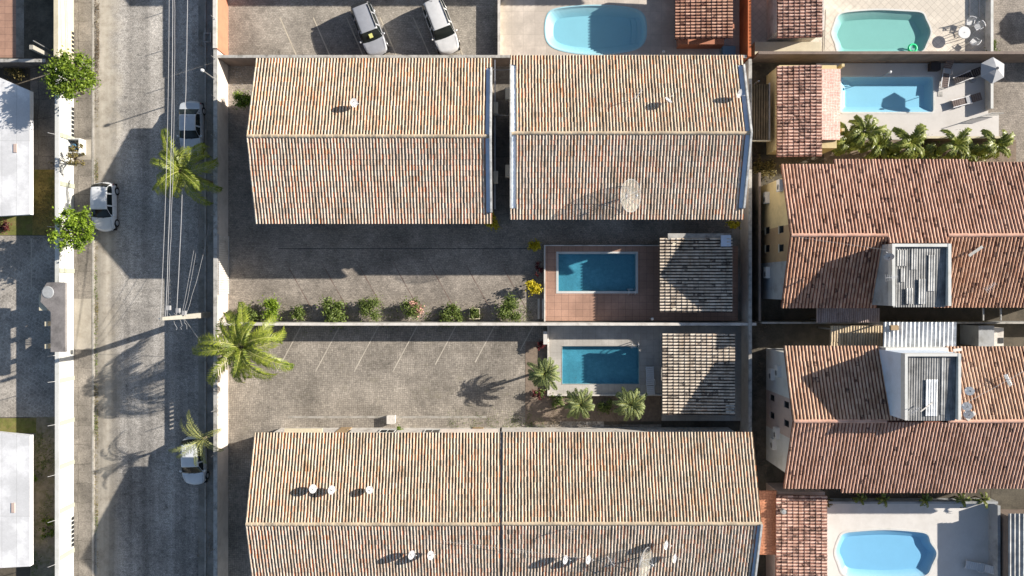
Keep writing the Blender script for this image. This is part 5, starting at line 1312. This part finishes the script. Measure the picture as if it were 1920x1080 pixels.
def chair(label, dx, dy, ang):
    p = P(dx, dy, .5); t = thing('patio_chair', label, 'chair', (p.x, p.y, .05), rz=ang, group='white plastic chairs round the patio table')
    m = MB()
    for k in range(5): m.box(-.22, -.2+.088*k, .40, .22, -.2+.088*k+.07, .43)
    m.build('seat', M['whitepl'], t); m = MB()
    for k in range(5):
        a = R(-50+25*k); m.tube((.24*math.sin(a), .16+.08*math.cos(a), .42), (.26*math.sin(a), .22+.1*math.cos(a), .82), .022)
    m.path([Vector((.27*math.sin(R(a)), .22+.1*math.cos(R(a)), .83)) for a in range(-80, 81, 20)], .03); m.build('backrest', M['whitepl'], t)
    for sx2 in (-1, 1):
        MB().path([Vector((sx2*.27, .2, .66)), Vector((sx2*.28, -.1, .66)), Vector((sx2*.25, -.2, .42))], .022).build('armrest', M['whitepl'], t)
        for yy in (-.2, .2): MB().tube((sx2*.2, yy, .41), (sx2*.25, yy*1.2, 0), .022).build('leg', M['whitepl'], t)
chair('white chair above the round patio table', 1817, 42, R(-15)); chair('white chair upper right of the round patio table', 1833, 50, R(-60)); chair('white chair lower right of the round patio table', 1825, 79, R(-130))
p = P(1712, 90, .05); t = MB(); vs = []; fs = []
for i in range(24):
    a = 2*math.pi*i/24
    for j in range(8):
        b_ = 2*math.pi*j/8; r = .30+.09*math.cos(b_); vs.append((p.x+r*math.cos(a), p.y+r*math.sin(a), -.02+.09*math.sin(b_)))
for i in range(24):
    for j in range(8): fs.append((i*8+j, ((i+1) % 24)*8+j, ((i+1) % 24)*8+(j+1) % 8, i*8+(j+1) % 8))
tag(t.add(vs, fs).build('swim_ring', M['green'], smooth=True, loc=(p.x, p.y, -.02)), 'bright green swim ring floating in the teal pool', 'swim ring')
for lab, dx, dy, z in (('small shower post between the oval pool and the orange tiled shelter', 1244, 97, .05), ('small white lamp on the deck edge above the rectangular pool', 1669, 135, .05), ('small white light on the divider wall by the brown terrace', 1223, 598, .45)):
    p = P(dx, dy, z+1); t = thing('deck_post', lab, 'post', (p.x, p.y, z)); MB().tube((p.x, p.y, z), (p.x, p.y, z+1), .03).build('post_shaft', M['metal'], t)
    MB().lathe([(0, .12), (.08, .1), (.12, 0), (0, -.03)], (p.x, p.y, z+1), 12).build('head', M['whitepl'], t)
tag(MB().tube(P(1548, 18, .1), P(1545, 95, .1), .02).build('garden_hose', M['black'], loc=P(1546, 60, .1)), 'thin dark hose left of the teal pool', 'hose')
for k, dx in enumerate((1817, 1835)):  # thin deck lines built as metal tubes just above the ground
    t = tag(MB().tube((X(dx), Y(-40), .12), (X(dx), Y(32), .12), .03).build('deck_tube', M['metal'], loc=(X(dx), Y(0), .12)), ('left of the two thin tubes low on the deck above the patio chairs', 'right of the two thin tubes low on the deck above the patio chairs')[k], 'rail', 'pair of thin tubes low on the deck')
# folding gate at the deck corner
t = thing('folding_gate', 'open white metal gate at the lower corner of the rectangular pool deck', 'gate', (X(1848), Y(214), 0))
for a, b in (((1824, 222), (1858, 212)), ((1858, 212), (1882, 212))):
    p, q_ = P(*a, .9), P(*b, .9); m = MB().tube(p, q_, .025); m.tube(p-Vector((0, 0, .7)), q_-Vector((0, 0, .7)), .025)
    for k in range(9): r_ = p.lerp(q_, k/8); m.tube(r_, r_-Vector((0, 0, .7)), .014, .014, 4)
    m.build('gate_leaf', M['white'], t)

# ================================================================== PLANTS
def frond_mesh(L, a_up, droop, n=34, wl=.5, fold=.5, seed=0, width=.045, twist=0.0, tipd=.35):
    """returns (leaf MB, rib MB) for one frond leaving the origin along +X"""
    rg = random.Random(seed); leaf = MB(); rib = MB(); pts = []
    ang = a_up; x = z = 0; stepl = L/24; yb = 0; cur = twist
    for i in range(25):
        pts.append(Vector((x, yb, z))); x += stepl*math.cos(ang); z += stepl*math.sin(ang); yb += stepl*cur*(i/24)
        ang -= droop/24*(1+.9*i/24)
    for i in range(24): rib.tube(pts[i], pts[i+1], .028*(1-i/26), .028*(1-(i+1)/26), 5)
    for k in range(n):
        s_ = .10+.88*k/n; f = s_*24; i = min(23, int(f)); p = pts[i].lerp(pts[i+1], f-i); d = (pts[i+1]-pts[i]).normalized()
        up = Vector((-d.z, 0, d.x)); ll = wl*(math.sin(math.pi*min(1, s_*.85+.15))**.55)*rg.uniform(.8, 1.1)
        if s_ > .93: ll *= .8
        for sd in (-1, 1):
            fw = .38+.62*s_+rg.uniform(-.16, .16)
            if rg.random() < .08: continue
            v = (d*fw+Vector((0, sd, 0))*(1.0-.35*s_)+up*(fold-rg.uniform(0, .35))).normalized()
            side = v.cross(up).normalized()*width*rg.uniform(.7, 1.15)
            a = p; b = p+v*ll*.55; c = p+v*ll*.92+Vector((0, 0, -tipd*ll*rg.uniform(.5, 1.2)))
            leaf.add([a+side*.4, a-side*.4, b-side, b+side, c+side*.12, c-side*.12], [(0, 1, 2, 3), (3, 2, 5, 4)])
    return leaf, rib
class Sub: pass
def frond_protos(specs, leafmat):
    out = []
    for sp in specs:
        lf, rb = frond_mesh(**sp); me1 = bpy.data.meshes.new('frond_leaf'); me1.from_pydata([tuple(v) for v in lf.v], [], lf.f); me1.materials.append(M[leafmat])
        me2 = bpy.data.meshes.new('midrib'); me2.from_pydata([tuple(v) for v in rb.v], [], rb.f); me2.materials.append(M['palmrib']); out.append((me1, me2))
    return out
def dead(t, protos, h, angs, sc):
    for a in angs:
        me = protos[1][0].copy(); me.materials.clear(); me.materials.append(M['deadleaf'])
        o = bpy.data.objects.new('dead_frond', me); COL.objects.link(o); o.parent = t; o.location = (0, 0, h); o.rotation_euler = (0, .35, a); o.scale = (sc, sc, sc)
def palm(name, label, cat, x, y, h, protos, nf, r_trunk, seed, scale=1.0, group=None, base=None, tiltr=(-.25, .55), trunk=True, angs=None, z0=0):
    rg = random.Random(seed); t = thing(name, label, cat, (x, y, z0), group=group)
    bx, by = base if base else (x, y); m = MB()
    if trunk:
        n = 7; prev = Vector((bx, by, z0))
        for k in range(1, n+1):
            f = k/n; p = Vector((bx+(x-bx)*f**1.5, by+(y-by)*f**1.5, z0+(h-z0)*f))
            m.tube(prev, p, r_trunk*(1.25-.4*(f-1/n)), r_trunk*(1.25-.4*f)*.95, 10); prev = p
        m.lathe([(r_trunk*.85, -.05), (r_trunk*1.2, .1), (r_trunk*.9, .3), (0, .42)], (x, y, h), 9)
        m.build('trunk', M['wood'], t)
    for k in range(nf):
        a = angs[k] if angs else 2*math.pi*k/nf*2.0+(math.pi/nf if k >= nf/2 else 0)+rg.uniform(-.16, .16)
        me1, me2 = protos[k % len(protos)] if not angs else protos[rg.randrange(len(protos))]
        o = bpy.data.objects.new('frond', me1); COL.objects.link(o); o.parent = t
        o.location = (0, 0, h-z0+.1); s_ = scale*rg.uniform(.84, 1.1)
        o.rotation_euler = (rg.uniform(-.3, .3), rg.uniform(*tiltr)*-1, a); o.scale = (s_, s_, s_)
        o2 = bpy.data.objects.new('midrib', me2); COL.objects.link(o2); o2.parent = o
    return t
PG = 'tall feather palms by the street wall'
big = frond_protos([dict(L=4.2, a_up=.75, droop=1.9, n=84, wl=.78, seed=1, width=.027, twist=.55, fold=.3, tipd=.6), dict(L=3.9, a_up=1.0, droop=2.3, n=80, wl=.76, seed=2, width=.027, twist=-.6, fold=.3, tipd=.6), dict(L=4.5, a_up=.5, droop=1.4, n=88, wl=.8, seed=3, width=.027, twist=.3, fold=.3, tipd=.6), dict(L=3.2, a_up=1.25, droop=1.9, n=66, wl=.66, seed=4, width=.027, twist=-.3, fold=.3, tipd=.5)], 'palm')
p = P(455, 650, 4.3)
tp = palm('palm_tree', 'large bright green palm spreading over the pale street wall', 'palm tree', p.x, p.y, 4.3, big, 19, .17, 27, .96, PG, base=(X(478), Y(640)))
dead(tp, big, 4.2, (3.9, 5.0), .7)
p = P(340, 322, 4.1)
tp = palm('palm_tree', 'yellow green palm over the street under the overhead cables', 'palm tree', p.x, p.y, 4.1, big, 15, .16, 33, .82, PG, base=(X(398), Y(345)))
dead(tp, big, 4.0, (3.6, 4.5, 2.3), .62)
thin = frond_protos([dict(L=2.6, a_up=1.15, droop=1.6, n=46, wl=.42, seed=5, width=.02, twist=.4, tipd=.5), dict(L=2.9, a_up=.9, droop=1.4, n=46, wl=.42, seed=6, width=.02, twist=-.3, tipd=.5)], 'palmdry')
p = P(383, 822, 2.6)
palm('palm_tree', 'thin sparse palm leaning over the pale silver hatchback', 'palm tree', p.x, p.y, 2.6, thin, 9, .1, 44, 1.0, PG, base=(X(400), Y(812)), tiltr=(-.1, .6), angs=[2.2, 2.5, 1.9, 3.6, 3.9, 4.6, 4.9, 0.2, 5.6])
fanp = frond_protos([dict(L=1.45, a_up=.75, droop=1.5, n=40, wl=.34, seed=7, width=.02), dict(L=1.35, a_up=1.1, droop=1.8, n=40, wl=.32, seed=8, width=.02), dict(L=1.5, a_up=.35, droop=1.2, n=40, wl=.34, seed=9, width=.02)], 'palm2')
for k, (dx, dy, h, lab, s_) in enumerate(((1021, 700, 2.0, 'feathery small palm at the left edge of the grey terrace pool', 1.05), (1087, 757, 1.3, 'feathery small palm at the lower edge of the grey terrace, middle one', .98), (1181, 757, 1.5, 'dense star shaped small palm at the lower edge of the grey terrace, right one', 1.05))):
    p = P(dx, dy, h); palm('palm_tree', lab, 'palm tree', p.x, p.y, h, fanp, 26, .09, 50+k, s_, 'small palms round the grey terrace', tiltr=(-.2, .5))
ban = frond_protos([dict(L=1.7, a_up=1.0, droop=1.9, n=30, wl=.38, seed=10, width=.045, fold=.25, twist=.5), dict(L=1.8, a_up=1.2, droop=2.2, n=30, wl=.36, seed=11, width=.045, fold=.25, twist=-.5), dict(L=1.4, a_up=.7, droop=1.3, n=26, wl=.38, seed=12, width=.045, fold=.3)], 'palm3')
FILL = []
row = [(1586, 264, 'first', 1.15, 1.5), (1618, 248, 'second', 1.25, 1.9), (1645, 272, 'third', 1.1, 1.3), (1704, 268, 'fourth', 1.25, 1.6), (1728, 290, 'fifth', .8, .9), (1788, 272, 'sixth', 1.15, 1.6), (1812, 288, 'seventh', .75, .9), (1862, 272, 'eighth', 1.1, 1.4)]
for k, (dx, dy, nm, s_, h) in enumerate(row):
    p = P(dx, dy, h); palm('leafy_plant', '%s arching leafy plant from the left in the row above the terracotta house' % nm, 'plant', p.x, p.y, h, ban, 12, .05, 170+k*3, s_, 'arching plants in the row above the terracotta house', tiltr=(-.5, .5))
for k, (dx, dy, lab) in enumerate(((1672, 286, 'low green shrub under the left part of the arching plants'), (1752, 284, 'low shrub between the arching plants, middle gap'), (1836, 286, 'low shrub between the arching plants, right gap'))):
    FILL.append((lab, dx, dy))
for k, (dx, dy, nm) in enumerate(((1612, 934, 'leftmost'), (1655, 934, 'second'), (1732, 936, 'middle'), (1803, 936, 'fourth'), (1842, 936, 'rightmost'))):
    p = P(dx, dy, .8); palm('leafy_plant', '%s dark leafy plant in the shade behind the lower blue pool deck' % nm, 'plant', p.x, p.y, .7, ban, 8, .04, 90+k, .5, 'plants shaded behind the lower blue pool')

def leaves(name, mat, parent, clumps, n, size, seed, flat=.5, elong=1.7):
    """many small leaf faces spread through clumps [(x,y,z,r)]"""
    rg = np.random.RandomState(seed); C = np.array(clumps, float); wgt = C[:, 3]**2; wgt /= wgt.sum()
    ci = rg.choice(len(C), n, p=wgt); d = rg.randn(n, 3); d /= np.linalg.norm(d, axis=1)[:, None]
    rad = C[ci, 3]*np.abs(rg.randn(n))*.62
    pos = C[ci, :3]+d*rad[:, None]*np.array([1, 1, .7])
    nr = d*.5+rg.randn(n, 3)*.55+np.array([0, 0, flat]); nr /= np.linalg.norm(nr, axis=1)[:, None]
    a = np.cross(nr, rg.randn(n, 3)); a /= np.linalg.norm(a, axis=1)[:, None]; b = np.cross(nr, a)
    s_ = size*rg.uniform(.6, 1.3, n)[:, None]
    v = np.stack([pos-a*s_*elong*.5, pos+b*s_*.5-a*s_*.05, pos+a*s_*elong*.5-nr*s_*.15, pos-b*s_*.5-a*s_*.05], 1).reshape(-1, 3)
    m = MB(); m.v = [tuple(x) for x in v]; m.f = [(4*i, 4*i+1, 4*i+2, 4*i+3) for i in range(n)]
    return m.build(name, M[mat], parent)
def tree(label, bx, by, dx, dy, h, rad, mat, seed, nclump, nleaf, size, z0=.12, cr=.42):
    rg = random.Random(seed); c = P(dx, dy, h); t = thing('street_tree', label, 'tree', (bx, by, z0), group='broadleaf trees along the west wall')
    m = MB(); fork = Vector((bx+(c.x-bx)*.4, by+(c.y-by)*.4, z0+(h-z0)*.45)); m.tube((bx, by, z0), fork, .11, .08, 8)
    cl = []
    for k in range(nclump):
        a = 2*math.pi*k/nclump*2.4+rg.uniform(-.3, .3); r = rad*(.15+.85*((k+.5)/nclump)**.6)*rg.uniform(.8, 1.05); z = h+rg.uniform(-.5, .35)-.35*(r/rad)
        q_ = Vector((c.x+r*math.cos(a), c.y+r*math.sin(a), z)); cl.append((q_.x, q_.y, q_.z, rad*cr*rg.uniform(.6, 1.0)))
        mid = fork.lerp(q_, .5)+Vector((rg.uniform(-.15, .15), rg.uniform(-.15, .15), .15)); m.tube(fork, mid, .05, .035, 5); m.tube(mid, q_, .035, .012, 5)
    m.build('trunk', M['wood'], t); leaves('crown', mat, t, cl, nleaf, size, seed)
tree('dark green round tree over the street wall at upper left', X(157), Y(176), 124, 140, 4.7, 1.65, 'leaf', 5, 40, 9500, .11, cr=.34)
tree('bright green open tree beside the white hatchback', X(160), Y(440), 131, 432, 3.6, 1.6, 'leaf2', 9, 30, 5200, .11, cr=.30)
tree('sparse brownish tree next to the white enclosure', X(150), Y(305), 134, 290, 2.9, .95, 'leafolive', 12, 9, 520, .10, cr=.35)
def bush(label, dx, dy, r, h, mat, seed, n=900, size=.1, name='bush', cat='bush', extra=None, ry=1.0, group='shrubs along the dividing wall', z0=.02):
    if group.startswith('shrubs'): r *= 1.15; n = int(n*1.7); size *= 1.05
    p = P(dx, dy, h); rg = random.Random(seed); t = thing(name, label, cat, (p.x, p.y, z0), group=group)
    m = MB()
    for k in range(5): m.tube((p.x, p.y, z0), (p.x+rg.uniform(-.5, .5)*r, p.y+rg.uniform(-.5, .5)*r*ry, h), .018, .008, 4)
    m.build('stems', M['wood'], t)
    cl = [(p.x+rg.uniform(-.6, .6)*r, p.y+rg.uniform(-.6, .6)*r*ry, h*rg.uniform(.55, 1.0), r*rg.uniform(.28, .6)) for k in range(13)]
    leaves('foliage', mat, t, cl, int(n*1.35), size*.82, seed)
    if extra: leaves(extra[0], extra[1], t, [(a+r*.35, b+r*.15, c+.05, d*.7) for a, b, c, d in cl[:5]], extra[2], size*.9, seed+1)
    return t
bush('leafy green bush at the left end of the divider wall, behind the big palm', 464, 588, .75, .8, 'leafbush', 1, 1000)
bush('yellow green tall bush rising left of the narrow shrub', 505, 583, .85, 1.0, 'leaf2', 2, 1400)
bush('narrow dark shrub right of the yellow green bush', 556, 588, .55, .6, 'leafbush', 3, 700)
bush('fan leaved green bush with a pale tip on the divider wall', 622, 584, 1.0, .9, 'leafbush', 4, 1500, .14)
bush('round dense green bush, roundest along the divider wall', 688, 579, .85, .9, 'leafbush', 5, 1800, .08)
bush('bush with pink blossom on its upper right side', 768, 580, .85, .9, 'leafbush', 6, 900, .1, extra=('blossom', 'leafpink', 420))
bush('olive green bush between the pink one and the square planter', 848, 587, .8, .7, 'leafbush', 7, 1100, .11)
bush('small bush in a square cream planter', 890, 588, .4, .6, 'leafbush', 8, 380, .09)
bush('bright round bush at the right end of the row by the steps', 958, 581, 1.0, 1.1, 'leafbush', 9, 1800, .1)
bush('bright yellow bush left of the brown terrace', 1000, 538, .62, 1.0, 'leafyellow', 10, 900, .12, group='bushes beside the terraces')
bush('dull yellow bush in the shade at the corner of the brown terrace', 1003, 458, .5, 1.0, 'leafyellow', 11, 600, .12, group='bushes beside the terraces')
bush('yellowish bush in the shade between the two northern cream roofs', 922, 414, .6, 2.2, 'leafyellow', 12, 700, .13, group='bushes beside the terraces')
bush('rounded green bush at the top left corner of the street side house', 451, 186, .75, 1.8, 'leaf', 13, 1600, .1, group='bushes beside the terraces')
bush('dark yellow green bush under the right end of the mesh dish roof', 1378, 418, .45, 2.0, 'leafyellow', 14, 400, .12, group='bushes beside the terraces')
bush('small lime green plant at the top edge of the bottom house', 749, 806, .3, .9, 'leaf2', 15, 260, .09, group='bushes beside the terraces')
bush('red leaved plant above the left small palm', 1014, 648, .4, .8, 'leafred', 16, 400, .09, group='bushes beside the terraces')
bush('red and green plant below the left small palm', 1008, 742, .5, .6, 'leafred', 17, 420, .09, extra=('green_leaves', 'leafbush', 300), group='bushes beside the terraces')
bush('dark green low shrub between the left and middle small palms', 1045, 752, .6, .5, 'leafbush', 18, 700, .1, group='bushes beside the terraces')
bush('dark green low shrub between the middle and right small palms', 1135, 762, .7, .5, 'leafbush', 19, 800, .1, group='bushes beside the terraces')
bush('red flowering plant in the bed left of the brown terrace', 1011, 505, .35, .6, 'leafred', 20, 420, .08, ry=2.4, group='bushes beside the terraces')
bush('magenta flowering shrub on the lawn at the left edge', 2, 424, .55, .5, 'leafred', 21, 500, .09, group='bushes beside the terraces')
for k, (lab, dx, dy) in enumerate(FILL): bush(lab, dx, dy, 1.0, .6, 'palm3', 60+k, 900, .16, ry=.5, group='bushes beside the terraces')
bush('dry brown shrub at the corner of the upper white roofed house', 22, 136, 1.0, .5, 'leafolive', 22, 500, .09, ry=.5, group='bushes beside the terraces')
bush('olive shrub at the top left corner of the lower blue pool deck', 1556, 942, .45, .8, 'leafolive', 23, 300, .1, group='bushes beside the terraces')
bush('green weeds beside the right wall of the east yard', 1862, 88, .5, .4, 'leafbush', 24, 300, .1, ry=1.6, group='bushes beside the terraces')
bush('green clump on the dry strip near the lower white roofed house', 60, 895, .45, .5, 'leaf', 25, 400, .1, group='bushes beside the terraces')
bush('low green weeds farther down the dry strip', 88, 992, .6, .25, 'leaf', 26, 420, .1, ry=1.8, group='bushes beside the terraces')
bush('tangled scrub in the alley above the tan house', 1432, 312, 1.1, .5, 'leafolive', 27, 900, .11, group='bushes beside the terraces')
p = P(890, 588, .1); t = thing('square_planter', 'square cream planter holding the small bush by the divider wall', 'planter', (p.x, p.y, 0))
m = MB()
for a in ((-.42, -.42, .42, -.36), (-.42, .36, .42, .42), (-.42, -.36, -.36, .36), (.36, -.36, .42, .36)): m.box(p.x+a[0], p.y+a[1], 0, p.x+a[2], p.y+a[3], .4)
m.build('planter_wall', M['cream'], t)
# grass tufts and leaf litter gathered along the kerbs
def scatter(name, mat, x0, y0, x1, y1, n, size, seed, z=.02, up=1.2):
    rg = np.random.RandomState(seed); k = rg.rand(max(3, n//60), 2)
    c = [(X(x0+(x1-x0)*a), Y(y0+(y1-y0)*b), z, .35) for a, b in k]
    m = MB()
    for i in range(n):
        cc = c[rg.randint(len(c))]; x = cc[0]+rg.randn()*.22; y = cc[1]+rg.randn()*.5
        x = min(max(x, X(x0)), X(x1)); a = rg.rand()*6.28; s_ = size*rg.uniform(.5, 1.3); zz = z+rg.rand()*.03; u_ = rg.rand()*s_*up
        m.add([(x, y, zz), (x+s_*.4*math.cos(a+1.3), y+s_*.4*math.sin(a+1.3), zz), (x+s_*math.cos(a), y+s_*math.sin(a), zz+u_)], [(0, 1, 2)])
    return tag(m.build(name, M[mat], loc=(X((x0+x1)/2), Y((y0+y1)/2), 0)), kind='stuff')
scatter('leaf_litter', 'leafolive', 177, 0, 184, 1080, 1500, .10, 1)
scatter('leaf_litter', 'wood', 176, 0, 186, 200, 1500, .10, 2)
scatter('grass_tufts', 'leafbush', 177, 120, 183, 1080, 700, .12, 3)
scatter('leaf_litter', 'wood', 372, 0, 420, 1080, 1200, .09, 4)
scatter('grass_tufts', 'leafbush', 58, 786, 104, 1080, 900, .12, 5)
scatter('grass_tufts', 'leafolive', 63, 310, 106, 440, 900, .12, 6)
scatter('leaf_litter', 'wood', 985, 740, 1240, 815, 1500, .09, 7)
scatter('leaf_litter', 'wood', 1405, 130, 1436, 900, 1200, .12, 8)
scatter('grass_tufts', 'leafbush', 440, 588, 1000, 601, 1600, .10, 9)
scatter('leaf_litter', 'wood', 440, 578, 1000, 601, 1800, .07, 19)
scatter('grass_tufts', 'leafbush', 840, 790, 1040, 802, 900, .09, 20)
scatter('leaf_litter', 'wood', 1545, 264, 1900, 312, 1200, .12, 21)
scatter('leaf_litter', 'concrete', 428, 130, 462, 160, 160, .12, 10)
